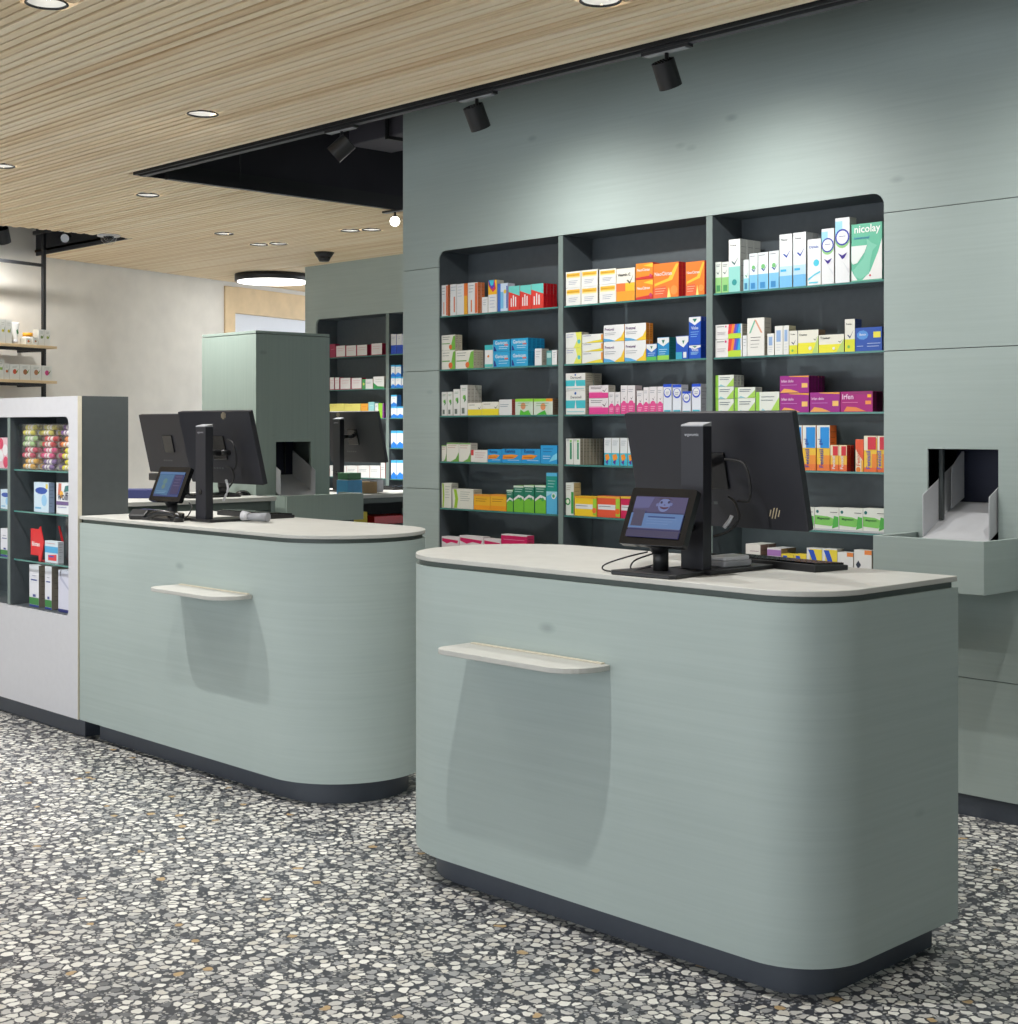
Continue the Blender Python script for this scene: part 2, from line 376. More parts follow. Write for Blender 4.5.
# ------------------------------------------------------------------ carton designs: (look, body, side colour, marks, lettering rows)
WH = (232, 233, 234); SG = (176, 172, 160)
def chk(cx, cy, s, c, asp=1.0):   # a tick mark
    return ('p', [(cx - s, cy + s * .1 * asp), (cx - s * .55, cy + s * .1 * asp), (cx - s * .1, cy - s * .25 * asp), (cx + s, cy + s * asp), (cx - s * .1, cy - s * .65 * asp)], c)
ST = {
 'w_orange': ('white orange-edged', WH, (214, 120, 70), [('r', .72, .02, .98, .98, (226, 106, 50)), ('r', .3, .06, .42, .45, (230, 130, 70)), ('l', .1, .9, .6, 3, .1, (120, 130, 150))]),
 'w_thin': ('thin white', WH, SG, [('r', .55, .1, .75, .6, (216, 120, 80)), ('l', .1, .9, .9, 2, .1, (150, 170, 190))]),
 'w_orange2': ('white orange-sided', WH, (222, 130, 50), [('r', .68, .0, 1, .6, (240, 176, 40)), ('r', .68, .6, 1, 1, (238, 120, 40)), ('l', .1, .9, .5, 4, .1, (160, 180, 200))]),
 'w_plain': ('small plain white', WH, SG, [('l', .2, .8, .8, 3, .15, (150, 158, 168))]),
 'rainbow': ('yellow-topped rainbow', WH, SG, [('r', 0, .55, 1, 1, (248, 190, 30)), ('p', [(0, 1), (.75, 1), (.9, .72), (.55, .62), (.1, .8)], (216, 50, 90)), ('p', [(0, 1), (.7, 1), (.75, .8), (.45, .72), (.08, .86)], (90, 60, 190)), ('p', [(.1, 1), (.65, 1), (.6, .85), (.35, .82)], (60, 200, 220)), ('l', .2, .45, .85, 4, .1, (150, 160, 200))]),
 'blue_white': ('blue and white', (206, 222, 240), (180, 190, 205), [('r', 0, 0, .3, 1, (60, 110, 200)), ('r', .3, .1, .6, .7, (120, 190, 230)), ('c', .75, .7, .14, (240, 200, 60)), ('r', .88, .1, 1, .9, (80, 100, 190))]),
 'teal_red': ('red teal-topped', (222, 62, 52), (188, 22, 34), [('p', [(0, .78), (1, .58), (1, 1), (0, 1)], (110, 208, 200)), ('r', .2, .15, .3, .5, WH), ('r', .4, .15, .5, .62, WH), ('r', .6, .15, .7, .55, WH)]),
 'green_leaf': ('white green-leafed', (234, 232, 222), (196, 188, 168), [('p', [(.62, 0), (1, 0), (1, .95), (.85, .9)], (120, 186, 70)), ('c', .66, .2, .16, (230, 110, 50)), ('l', .08, .85, .6, 2, .14, (70, 90, 80)), ('r', .05, .4, .62, .46, (110, 170, 90))]),
 'teal_dot': ('white teal-capped', WH, SG, [('r', 0, .78, 1, 1, (60, 190, 196)), ('c', .45, .5, .12, (240, 140, 40)), ('r', 0, .02, 1, .15, (90, 200, 190))]),
 'bright_blue': ('bright blue', (40, 168, 220), (20, 130, 180), [('t', 'Gaviscon', .12, .58, .75, WH, 0), ('p', [(.05, .05), (.22, .05), (.12, .4), (.05, .45)], (30, 50, 140)), ('l', .35, .38, .92, 2, .16, (220, 240, 248)), ('r', .7, .48, .92, .58, (236, 110, 90))]),
 'teal_plain': ('small teal', (96, 160, 160), (80, 130, 135), [('r', .1, .5, .9, .85, (180, 215, 212))]),
 'w_leaf': ('narrow white green-marked', (230, 230, 226), (190, 186, 176), [('c', .55, .6, .22, (120, 190, 80)), ('p', [(.5, .42), (.8, .5), (.7, .7)], (40, 130, 60)), ('r', .2, .06, .6, .25, (110, 120, 110)), ('l', .2, .88, .8, 2, .05, (120, 160, 130))]),
 'yellow_low': ('white and yellow', (234, 232, 220), (200, 190, 130), [('r', 0, 0, 1, .48, (240, 220, 50)), ('l', .08, .82, .5, 1, .1, (60, 60, 60)), chk(.85, .6, .12, (80, 84, 80), 1.6)]),
 'w_grey': ('plain white', (226, 227, 226), (178, 90, 80), [('l', .1, .66, .75, 2, .12, (70, 110, 130))]),
 'green_white': ('white and leaf-green', (208, 222, 205), (160, 140, 110), [('r', 0, .82, 1, 1, (150, 216, 60)), ('c', .45, .55, .22, (220, 150, 110)), ('p', [(.25, 0), (.9, 0), (.75, .3), (.5, .18), (.3, .34)], (90, 190, 60)), ('l', .15, .72, .8, 2, .15, (90, 150, 80))]),
 'green_white2': ('white, green and orange', (212, 222, 208), (128, 110, 92), [('r', 0, .82, .65, 1, (150, 216, 60)), ('r', .65, .82, 1, 1, (244, 160, 40)), ('c', .5, .5, .22, (232, 150, 100)), ('p', [(.15, 0), (.7, 0), (.6, .28), (.35, .15)], (70, 180, 60)), ('l', .15, .7, .8, 2, .15, (90, 150, 80))]),
 'w_grass': ('white grass-edged', (228, 226, 216), (190, 186, 176), [('p', [(.35, 0), (1, 0), (1, .5), (.75, .15)], (110, 170, 70)), ('l', .1, .85, .8, 2, .12, (190, 130, 120)), ('r', 0, .93, 1, 1, (120, 170, 90))]),
 'w_red': ('white red-cornered', (230, 226, 220), (190, 180, 170), [('r', 0, .55, .16, 1, (214, 60, 60)), ('l', .25, .75, .9, 3, .18, (200, 140, 140))]),
 'blue_orange': ('blue orange-striped', (40, 156, 218), (30, 120, 180), [('p', [(.02, .25), (.6, .3), (.85, .55), (.5, .62), (.05, .55)], (240, 150, 40)), ('t', 'Rennie', .15, .7, .55, (30, 50, 110), 0), ('l', .3, .18, .9, 1, .1, (210, 235, 245)), ('l', .12, .38, .6, 1, .1, (150, 50, 30))]),
 'blue_wave': ('blue white-swirled', (44, 160, 220), (30, 120, 180), [('p', [(.5, .1), (1, .25), (1, .6), (.75, .45)], (130, 210, 236)), ('l', .15, .8, .75, 2, .15, (30, 60, 130)), ('l', .15, .4, .6, 2, .12, (225, 240, 248))]),
 'lime_left': ('white lime-striped', (226, 226, 214), (176, 176, 166), [('p', [(.08, .02), (.22, .02), (.28, .5), (.2, .98), (.06, .98), (.14, .5)], (160, 200, 50)), ('l', .38, .85, .85, 5, .11, (150, 156, 150))]),
 'amber': ('amber orange', (240, 182, 40), (214, 150, 70), [('r', 0, 0, 1, .3, (244, 160, 30)), ('l', .12, .7, .8, 2, .14, (150, 90, 30)), ('r', 0, .9, 1, 1, (236, 150, 60))]),
 'green_tall': ('green white-waved', (120, 196, 60), (40, 120, 90), [('r', 0, .5, 1, .93, (30, 126, 100)), ('p', [(0, .42), (.5, .56), (1, .48), (1, .58), (.5, .66), (0, .5)], WH), ('c', .72, .5, .12, (60, 160, 80)), ('l', .12, .86, .88, 2, .09, (220, 240, 230)), ('r', .0, .93, 1, 1, (220, 232, 220))]),
 'teal_tall': ('tall teal and blue', (90, 184, 226), (60, 130, 170), [('r', 0, .55, 1, .92, (26, 148, 136)), ('p', [(0, .42), (.5, .5), (1, .42), (1, .55), (0, .55)], (160, 220, 236)), ('c', .68, .44, .2, WH), ('c', .68, .44, .12, (70, 170, 110)), ('l', .15, .8, .85, 3, .07, (200, 236, 230))]),
 'magenta_band': ('white magenta-banded', (232, 224, 226), (200, 190, 190), [('p', [(.03, .9), (.95, .82), (.9, .66), (.55, .72), (.3, .62), (.03, .74)], (216, 24, 100)), ('r', .0, .05, 1, .3, (216, 30, 100))]),
 'magenta_top': ('magenta-topped white', (234, 226, 228), (220, 60, 110), [('r', 0, .62, 1, .96, (214, 20, 96)), ('p', [(.15, .62), (.3, .42), (.42, .62)], (214, 20, 96)), ('l', .1, .8, .9, 1, .1, (240, 160, 190))]),
 'gold_band': ('white gold-banded', (234, 234, 230), (186, 178, 158), [('r', .06, .68, .94, .9, (236, 186, 60)), ('r', .06, .6, .94, .68, (246, 226, 160)), ('l', .2, .4, .8, 3, .1, (150, 156, 180)), ('l', .12, .76, .88, 1, .1, (190, 130, 40))]),
 'orange_check': ('white and orange ticked', (236, 232, 220), (200, 170, 120), [('r', 0, 0, 1, .3, (240, 160, 50)), ('r', 0, .3, .5, .55, (236, 120, 60)), ('r', .5, .3, 1, .55, (250, 190, 50)), chk(.76, .62, .2, (90, 90, 84), .9), ('t', 'Vitamin C', .08, .76, .7, (50, 50, 50), 0)]),
 'neo_small': ('small orange', (240, 140, 40), (200, 50, 40), [('p', [(.0, .0), (1, .0), (1, .22), (0, .12)], (206, 50, 50)), ('p', [(.45, .85), (1, .7), (1, .95)], (250, 200, 60)), ('t', 'NeoCitran', .08, .5, .75, WH, 0), ('c', .88, .2, .1, (200, 60, 110))]),
 'neo': ('big orange', (236, 126, 40), (196, 34, 40), [('p', [(.05, .42), (.6, .55), (.9, .95), (1, .95), (.75, .5), (.05, .35)], (250, 196, 60)), ('p', [(0, 0), (.6, 0), (.5, .34), (0, .3)], (228, 100, 60)), ('p', [(.55, 0), (.7, 0), (.62, .3)], (252, 230, 130)), ('c', .82, .2, .14, (240, 150, 70)), ('t', 'NeoCitran', .06, .64, .68, WH, 0), ('l', .08, .26, .5, 3, .07, (250, 200, 170))]),
 'w_yel_teal': ('white yellow-cornered', (232, 234, 228), SG, [('p', [(.5, 0), (1, 0), (1, 1), (.62, 1), (.72, .5)], (230, 232, 100)), ('c', .84, .4, .14, (90, 190, 200)), ('l', .05, .85, .5, 2, .14, (110, 120, 190))]),
 'w_yel_low': ('flat white yellow-footed', (232, 234, 230), (200, 140, 60), [('p', [(.1, 0), (1, 0), (1, .35), (.5, .18)], (236, 220, 60)), ('r', .92, .2, 1, .9, (236, 150, 60)), ('l', .06, .8, .45, 1, .1, (70, 80, 130))]),
 'w_curve': ('white yellow-curved', (235, 236, 236), (214, 130, 40), [('p', [(.5, 0), (1, 0), (1, .62), (.85, .25)], (242, 200, 50)), ('p', [(0, 0), (.6, 0), (.3, .14), (0, .2)], (90, 170, 220)), ('t', 'Pretuval', .06, .66, .45, (90, 40, 110), 0), ('l', .06, .5, .6, 2, .1, (150, 155, 165))]),
 'crest_small': ('small blue crested', (30, 110, 200), (40, 60, 140), [('p', [(.0, .98), (1, .98), (1, .75), (.5, .5), (0, .75)], WH), ('p', [(.38, .86), (.62, .86), (.5, .68)], (20, 120, 100)), ('r', 0, 0, 1, .22, (90, 190, 90)), ('l', .15, .42, .85, 2, .12, (200, 225, 245))]),
 'crest_teal': ('blue-green crested', (26, 140, 200), (30, 110, 110), [('p', [(0, .98), (1, .98), (1, .78), (.5, .6), (0, .78)], WH), ('p', [(.36, .88), (.64, .88), (.5, .7)], (20, 120, 100)), ('r', 0, 0, 1, .2, (150, 210, 80)), ('l', .15, .45, .85, 3, .1, (200, 230, 240))]),
 'crest_white': ('wide blue crested', (24, 84, 190), (20, 60, 150), [('p', [(0, .98), (1, .98), (1, .75), (.6, .5), (.1, .7)], WH), ('p', [(.5, .8), (.7, .8), (.6, .64)], (20, 120, 100)), ('r', 0, 0, .5, .3, (60, 170, 200)), ('r', .6, .05, .85, .3, WH)]),
 'crest_tall': ('tall blue crested', (20, 84, 196), (22, 60, 160), [('p', [(0, .99), (1, .99), (1, .85), (.5, .7), (0, .85)], WH), ('p', [(.3, .93), (.7, .93), (.5, .8)], (20, 120, 100)), ('t', 'Vicks', .2, .55, .6, WH, 0), ('l', .15, .45, .85, 3, .08, (150, 200, 240))]),
 'teal_band': ('large white teal-banded', (236, 235, 230), (196, 188, 170), [('r', 0, .26, 1, .6, (70, 194, 206)), ('p', [(.45, .2), (.55, .2), (.5, .66)], WH), ('t', 'Dermowil', .25, .68, .55, (80, 90, 100), 0), ('r', .05, .1, .95, .14, (160, 216, 222)), ('c', .5, .9, .06, (40, 100, 180))]),
 'pink_check': ('wide white pink-footed', (236, 230, 232), SG, [('r', .0, 0, 1, .42, (230, 70, 150)), ('r', 0, .42, .7, .5, (242, 170, 205)), chk(.82, .6, .13, (90, 70, 84), 1.6), ('l', .1, .85, .7, 2, .12, (120, 110, 120))]),
 'pink_low': ('narrow white pink-footed', (234, 230, 232), (180, 168, 170), [('r', 0, 0, 1, .38, (232, 80, 150)), ('c', .5, .36, .34, (232, 80, 150)), ('l', .2, .26, .8, 3, .07, (248, 200, 222)), chk(.6, .56, .2, (90, 80, 95), .45), ('l', .15, .85, .75, 2, .07, (150, 150, 165))]),
 'blue_circle': ('white blue-ringed', (226, 230, 240), (190, 192, 200), [('r', 0, .9, 1, 1, (30, 80, 210)), ('c', .5, .7, .46, (24, 70, 205)), ('c', .5, .72, .36, WH), ('r', .1, .04, .9, .12, (60, 180, 200)), ('l', .3, .72, .7, 2, .06, (90, 100, 150))]),
 'green_bars': ('white green-barred', (226, 228, 222), (160, 154, 136), [('r', .55, .2, .8, .85, (20, 140, 96)), ('r', .55, .87, .8, .95, (120, 200, 90)), ('l', .1, .95, .5, 2, .04, (150, 160, 160))]),
 'cyan_swirl': ('white cyan-footed', (228, 232, 234), SG, [('r', 0, 0, 1, .45, (60, 190, 214)), ('p', [(.1, .38), (.6, .42), (.8, .28), (.5, .14), (.2, .2)], (244, 150, 40)), ('p', [(.15, .12), (.6, .22), (.5, .02)], (90, 50, 150)), ('l', .15, .88, .85, 3, .07, (150, 165, 175))]),
 'w_green_circle': ('white green-ringed', (226, 230, 222), (198, 178, 130), [('c', .25, .42, .34, (50, 150, 80)), ('c', .25, .42, .2, (240, 236, 220)), ('r', .68, .05, .98, .72, (60, 160, 70)), ('l', .1, .9, .7, 3, .06, (170, 160, 140))]),
 'yellow_band': ('yellow white-banded', (246, 206, 40), (220, 170, 40), [('r', .03, .36, .82, .6, WH), ('r', .84, .06, 1, .94, (160, 206, 60)), ('c', .9, .3, .14, (240, 110, 50)), ('r', 0, .9, 1, 1, (236, 170, 40)), ('l', .06, .5, .6, 1, .1, (60, 60, 60))]),
 'red_band': ('orange-red white-banded', (232, 88, 56), (210, 60, 50), [('r', .03, .36, .8, .6, WH), ('r', .82, .06, 1, .94, (170, 210, 60)), ('c', .9, .3, .14, (240, 110, 40)), ('r', 0, .9, 1, 1, (240, 170, 60)), ('l', .06, .5, .6, 1, .1, (60, 60, 60))]),
 'crimson_band': ('crimson white-banded', (206, 30, 84), (170, 24, 70), [('r', .03, .36, .8, .6, WH), ('r', .84, .06, 1, .94, (170, 210, 60)), ('l', .06, .5, .6, 1, .1, (60, 60, 60)), ('r', 0, .9, 1, 1, (226, 190, 60))]),
 'green_check': ('slim white green-footed', (228, 234, 226), SG, [('r', 0, 0, 1, .5, (150, 206, 130)), ('r', .2, .05, .8, .25, (70, 150, 90)), chk(.5, .66, .32, (40, 80, 80), .32), ('l', .15, .9, .8, 2, .05, (90, 100, 110))]),
 'teal_check': ('big white teal-footed', (236, 238, 236), (182, 186, 182), [('r', 0, 0, 1, .48, (150, 214, 206)), ('c', .5, .18, .22, (40, 150, 150)), chk(.55, .57, .34, (40, 100, 100), .3), ('t', 'Triomer', .1, .87, .6, (40, 44, 50), 0)]),
 'aqua_check': ('small white aqua-footed', (228, 236, 238), SG, [('r', 0, 0, 1, .4, (150, 214, 230)), chk(.6, .5, .3, (40, 150, 90), .4), ('r', .2, .05, .7, .25, (60, 130, 170))]),
 'blue_check': ('white blue-ticked', (230, 238, 242), SG, [('r', 0, 0, 1, .42, (130, 196, 236)), ('c', .5, .62, .2, (120, 196, 120)), chk(.6, .56, .34, (30, 60, 150), .34), ('l', .1, .92, .7, 1, .05, (40, 44, 60)), ('r', .2, .04, .7, .2, (60, 140, 200))]),
 'blue_check_tall': ('tall white blue-ticked', (236, 240, 242), (200, 204, 206), [('r', 0, 0, 1, .22, (120, 190, 236)), ('r', 0, .22, 1, .4, (190, 222, 240)), chk(.6, .62, .34, (30, 70, 170), .3), ('t', 'Triomer', .12, .88, .55, (30, 34, 50), 0), ('r', .1, .3, .55, .34, (60, 180, 230))]),
 'aqua_drop': ('white aqua-dotted', (236, 238, 238), SG, [('c', .66, .48, .22, (80, 200, 226)), ('p', [(.05, .15), (.5, .24), (.95, .3), (.95, .26), (.5, .2), (.05, .1)], (90, 200, 226)), ('t', 'Otrivin', .12, .8, .7, (60, 100, 190), 0), ('r', .1, .04, .8, .07, (90, 200, 226))]),
 'ring_tall': ('tall white ringed', (234, 236, 238), (186, 182, 176), [('r', 0, .7, .5, .95, (160, 214, 236)), ('c', .5, .66, .5, (150, 206, 130)), ('c', .5, .7, .5, (50, 60, 170)), ('c', .5, .7, .4, (236, 240, 242)), ('l', .28, .71, .72, 1, .03, (60, 60, 150)), ('p', [(.2, .46), (.5, .42), (.85, .46), (.65, .38), (.5, .36)], (60, 40, 140)), ('p', [(.5, .34), (.95, .2), (.95, .14)], (220, 224, 228))]),
 'nicolay': ('large green leg-pictured', (104, 192, 160), (90, 160, 140), [('p', [(.36, .02), (1, .02), (1, .72), (.88, .5), (.62, .16)], (240, 238, 236)), ('p', [(.06, .2), (.4, .4), (.52, .62), (.5, .74), (.64, .66), (.84, .6), (.7, .52), (.62, .34), (.58, .12), (.3, .04), (.1, .08)], (130, 206, 180)), ('p', [(.0, .02), (.2, .02), (.1, .1), (0, .2)], (238, 240, 238)), ('t', 'nicolay', .1, .8, .85, (244, 248, 246), 0), ('t', 'kniestrumpf', .1, .72, .5, (60, 140, 190), 0), ('p', [(0, .62), (.52, .62), (.44, .5), (.2, .32), (.06, .3), (0, .34)], (232, 240, 236)), ('c', .62, .09, .03, (220, 60, 70))]),
 'rainbow_lime': ('white rainbow-ended', (236, 234, 232), SG, [('r', .48, .0, .96, .36, (190, 222, 60)), ('p', [(.47, .3), (.6, .36), (.66, 1), (.5, 1)], (230, 60, 60)), ('p', [(.58, .36), (.7, .36), (.76, 1), (.64, 1)], (244, 140, 50)), ('p', [(.68, .36), (.78, .36), (.84, 1), (.74, 1)], (120, 70, 180)), ('p', [(.76, .36), (.86, .36), (.92, 1), (.82, 1)], (40, 110, 210)), ('p', [(.84, .36), (.95, .36), (.95, 1), (.9, 1)], (60, 180, 220)), ('c', .4, .86, .07, (220, 40, 120)), ('l', .08, .85, .34, 1, .1, (60, 60, 60)), ('l', .08, .45, .4, 2, .12, (180, 170, 175))]),
 'chevron': ('large white chevroned', (236, 234, 228), (190, 186, 174), [('p', [(.1, .6), (.42, .95), (.52, .95), (.2, .6)], (120, 190, 160)), ('p', [(.42, .95), (.52, .95), (.9, .6), (.8, .6)], (226, 160, 130)), ('l', .2, .48, .8, 2, .08, (70, 70, 70)), ('l', .2, .3, .7, 2, .08, (150, 150, 150))]),
 'w_bluebars': ('narrow white blue-lettered', (236, 236, 232), (196, 190, 160), [('r', .2, .45, .75, .85, (150, 180, 222)), ('l', .2, .35, .8, 3, .1, (200, 205, 215))]),
 'yellow_check': ('upright white yellow-footed', (236, 234, 224), (60, 76, 120), [('r', 0, 0, 1, .38, (226, 226, 60)), chk(.55, .5, .32, (60, 70, 110), .5), ('t', 'Triofan', .12, .82, .6, (60, 60, 60), 0), ('c', .4, .15, .14, (120, 190, 90))]),
 'yellow_half': ('broad white and yellow', (236, 234, 220), (120, 100, 80), [('r', 0, 0, 1, .46, (240, 232, 60)), ('p', [(.7, 0), (1, 0), (1, .75), (.9, .5)], (190, 216, 120)), chk(.86, .6, .1, (90, 110, 90), 1.2), ('t', 'Triomer', .06, .76, .4, (60, 60, 60), 0), ('c', .6, .22, .08, WH)]),
 'blue_oval': ('blue oval-logoed', (46, 86, 176), (40, 60, 130), [('p', [(.05 + .22 * (1 + math.cos(t * .7)), .68 + .2 * math.sin(t * .7)) for t in range(9)], (90, 150, 220)), ('t', 'Bucco', .16, .66, .24, WH, 0), ('r', .68, .55, .95, .8, (238, 226, 80)), ('l', .06, .2, .3, 1, .1, (180, 200, 240)), ('l', .45, .3, .95, 2, .12, (190, 210, 245))]),
 'lime_diag': ('white lime-ended', (230, 234, 226), (176, 178, 172), [('r', 0, 0, .16, 1, (150, 208, 70)), ('p', [(.6, 0), (1, .0), (1, .75)], (170, 214, 90)), ('p', [(.16, .0), (.55, 0), (.3, .2)], (150, 200, 210)), ('l', .24, .75, .8, 2, .16, (70, 90, 110))]),
 'purple': ('purple gold-edged', (160, 36, 140), (110, 16, 90), [('p', [(.35, .95), (1, .9), (1, .99), (.3, .99)], (240, 170, 60)), ('p', [(.0, .02), (.7, .02), (.4, .2), (.15, .26)], (240, 170, 90)), ('r', .76, .3, .96, .56, (246, 196, 110)), ('t', 'Irfen dolo', .06, .62, .42, (244, 210, 236), 0), ('l', .06, .45, .6, 1, .1, (210, 130, 200))]),
 'purple2': ('magenta purple', (172, 30, 124), (96, 12, 60), [('p', [(.3, .9), (1, .8), (1, .99), (.25, .99)], (150, 40, 110)), ('p', [(.1, .02), (.8, .02), (.5, .22), (.2, .26)], (240, 140, 80)), ('r', .84, .7, .96, .85, (250, 180, 40)), ('r', .78, .36, .96, .54, (246, 150, 80)), ('t', 'Irfen', .06, .62, .35, (244, 210, 236), 0), ('l', .06, .45, .55, 1, .1, (226, 130, 180))]),
 'tall_yb': ('tall blue and yellow', (244, 196, 60), (230, 120, 50), [('r', 0, .5, 1, 1, (236, 236, 230)), ('r', 0, 0, 1, .14, (240, 124, 50)), ('r', .55, .14, 1, .34, (244, 150, 50)), ('r', .28, .5, .96, .96, (30, 146, 226)), ('t', 'Fenistil', .52, .07, .4, (50, 60, 160), 90), ('t', 'gel', .48, .56, .14, (20, 60, 160), 90)]),
 'small_ro': ('small red and yellow', (246, 190, 70), (190, 50, 36), [('r', 0, .6, 1, 1, (240, 226, 190)), ('r', 0, 0, 1, .25, (240, 110, 50)), ('r', .3, .6, .92, .96, (214, 44, 56)), ('t', 'Fenistil', .58, .08, .5, WH, 90)]),
 'tube_ro': ('orange-red pictured', (238, 226, 200), (220, 70, 40), [('p', [(0, .7), (1, .3), (1, 1), (0, 1)], (236, 90, 50)), ('c', .35, .06, .3, (240, 130, 40)), ('t', 'Fenistil', .6, .18, .5, (220, 90, 60), 90), ('r', .75, .0, 1, .35, (240, 170, 60))]),
 'large_ro': ('large red and yellow', (246, 200, 60), (230, 120, 50), [('r', 0, .6, .3, 1, (240, 232, 210)), ('r', .3, .93, 1, 1, (240, 232, 210)), ('r', .62, 0, 1, .5, (240, 140, 50)), ('r', 0, 0, 1, .12, (240, 110, 50)), ('r', .3, .62, .94, .97, (214, 46, 66)), ('t', 'Fenistil', .52, .08, .5, (90, 90, 190), 90)]),
 'magn': ('white green-smeared', (234, 236, 228), (190, 190, 180), [('p', [(0, .25), (.7, .2), (.9, .5), (.55, .62), (0, .66)], (130, 206, 96)), ('p', [(.72, .1), (.98, .2), (.98, .62), (.8, .66)], (80, 180, 70)), ('c', .12, .82, .07, (20, 110, 110)), ('t', 'Magnesium', .12, .45, .5, (30, 90, 50), 0), ('l', .65, .8, .95, 1, .1, (80, 80, 80)), ('r', 0, 0, 1, .08, (200, 202, 206))]),
 'triofan': ('white black-lettered', (234, 230, 224), (150, 120, 110), [('t', 'Triofan', .1, .5, .75, (30, 30, 34), 0), ('l', .3, .82, .9, 1, .1, (150, 110, 130))]),
 'triofan2': ('small white purple-edged', (234, 230, 232), (150, 130, 110), [('t', 'Triofan', .1, .45, .75, (30, 30, 34), 0), ('r', 0, .8, 1, .96, (170, 120, 190))]),
 'yb_diag': ('low yellow blue-slashed', (242, 214, 60), SG, [('p', [(.1, .95), (.45, .95), (1, .3), (.6, .3)], (30, 80, 200)), ('r', 0, 0, 1, .25, WH)]),
 'bisolvon': ('white blue-slashed', (236, 236, 236), SG, [('r', .2, .45, 1, .98, (244, 220, 60)), ('p', [(.1, .96), (.45, .96), (.9, .48), (.6, .45)], (30, 80, 200)), ('t', 'Bisolvon', .04, .14, .92, (60, 50, 150), 0)]),
 'solmucol': ('white orange-cornered', (236, 236, 234), SG, [('r', .6, .9, 1, 1, (240, 140, 60)), ('p', [(.1, .66), (.25, .76), (.4, .66), (.25, .56)], (40, 50, 70)), ('t', 'Solmucol', .12, .3, .7, (70, 76, 86), 0)]),
 'crimson': ('solid crimson', (150, 20, 70), (130, 16, 60), [('l', .2, .6, .8, 1, .1, (220, 140, 160))]),
 'crim_white': ('white crimson-edged', (232, 228, 228), (160, 24, 60), [('r', 0, 0, .07, 1, (170, 30, 70)), ('r', 0, .0, 1, .06, (170, 30, 70)), ('l', .2, .75, .85, 2, .2, (210, 130, 150))]),
 'green_plain': ('narrow green', (70, 160, 90), (60, 130, 80), [('c', .5, .5, .25, (230, 220, 110))]),
 'w_greenlow': ('white green-footed', (232, 232, 230), SG, [('p', [(0, 0), (1, 0), (1, .15), (.4, .2), (0, .5)], (50, 150, 80)), ('l', .2, .75, .85, 2, .2, (150, 160, 150))]),
 'pale_yellow': ('pale yellow', (232, 224, 120), (210, 200, 100), [('l', .1, .7, .5, 1, .1, (190, 150, 60))]),
 'orange_pl': ('orange', (238, 170, 60), (210, 140, 50), [('l', .2, .6, .8, 1, .1, (210, 100, 50))]),
 'teal_pl': ('aqua', (150, 210, 214), (120, 180, 190), [('l', .2, .6, .8, 1, .1, (240, 245, 245))]),
 'lime_purple': ('lime and purple', (150, 214, 60), (110, 50, 120), [('r', .7, 0, 1, 1, (130, 60, 140))]),
 'blue_bottom': ('white blue-footed', (232, 234, 240), (60, 90, 200), [('r', 0, 0, 1, .45, (40, 84, 206)), ('l', .3, .85, .7, 2, .08, (120, 140, 200))]),
 'blue_frame': ('white blue-framed', (234, 238, 242), (50, 120, 200), [('r', 0, .86, 1, 1, (70, 180, 236)), ('p', [(0, 0), (1, 0), (1, .22), (.5, .38), (0, .18)], (40, 130, 226)), ('l', .25, .7, .75, 1, .1, (140, 150, 170))]),
}
ORD = ['first', 'second', 'third', 'fourth', 'fifth', 'sixth', 'seventh', 'eighth', 'ninth', 'tenth', 'eleventh', 'twelfth', 'thirteenth', 'fourteenth', 'fifteenth']
CMESH = {}
def carton_mesh(w, d, h, style):
    """body spans x 0..w, y 0..d, z 0..h; printed face looks to -Y, small print also on the +X side"""
    key = (round(w, 3), round(d, 3), round(h, 3), style)
    if key in CMESH: return CMESH[key]
    look, body, side, prog = ST[style]
    mb = MB(); mb.box(0, w, 0, d, 0, h, PRINT, body)
    for i, c in ((3, side), (5, side)): mb.c[i] = c
    draw(mb, prog, w, h, lambda x, z, q: (x, -q, z), PRINT)
    sd = tuple(int(v * .72) for v in side)
    draw(mb, [('l', .15, .85, .85, 4, .12, sd), ('l', .15, .3, .6, 2, .1, sd)], d, h, lambda x, z, q: (w + q, x, z), PRINT)
    # the folded lid: a thin seam round the top
    mb.box(0.0, w, d * 0.12, d * 0.14, h, h + 0.0004, PRINT, tuple(int(v * .8) for v in body))
    me = mb.mesh('medicine_box'); CMESH[key] = me
    return me
def carton(x, y, z, w, d, h, style, label, group, rz=0.0):
    o = bpy.data.objects.new('medicine_box', carton_mesh(w, d, h, style)); COL.objects.link(o)
    o.location = (x, y, z); o.rotation_euler = (0, 0, rz)
    return tag(o, label, 'box', group)

# ================================================================== SETTING
def lthing(name, label, cat, loc, rot=(0, 0, 0), group=None):
    """like thing(), but its parts are given in the thing's own coordinates"""
    o = thing(name, label, cat, (0, 0, 0), 0, group); o.location = loc; o.rotation_euler = rot; o['_o'] = [0, 0, 0]
    return o
ZC = 2.9                      # underside of the slatted ceiling
OPEN = (-7.5, 3.2, 4.21, 7.3) # rectangular opening over the shelf wall
OPEN2 = (-10.07, 5.62)        # second opening: x below, y below

# floor
mb = MB(); mb.face([(-16, -3.5, 0), (5, -3.5, 0), (5, 12, 0), (-16, 12, 0)], TERR)
struct(mb.build('floor', fix=False))

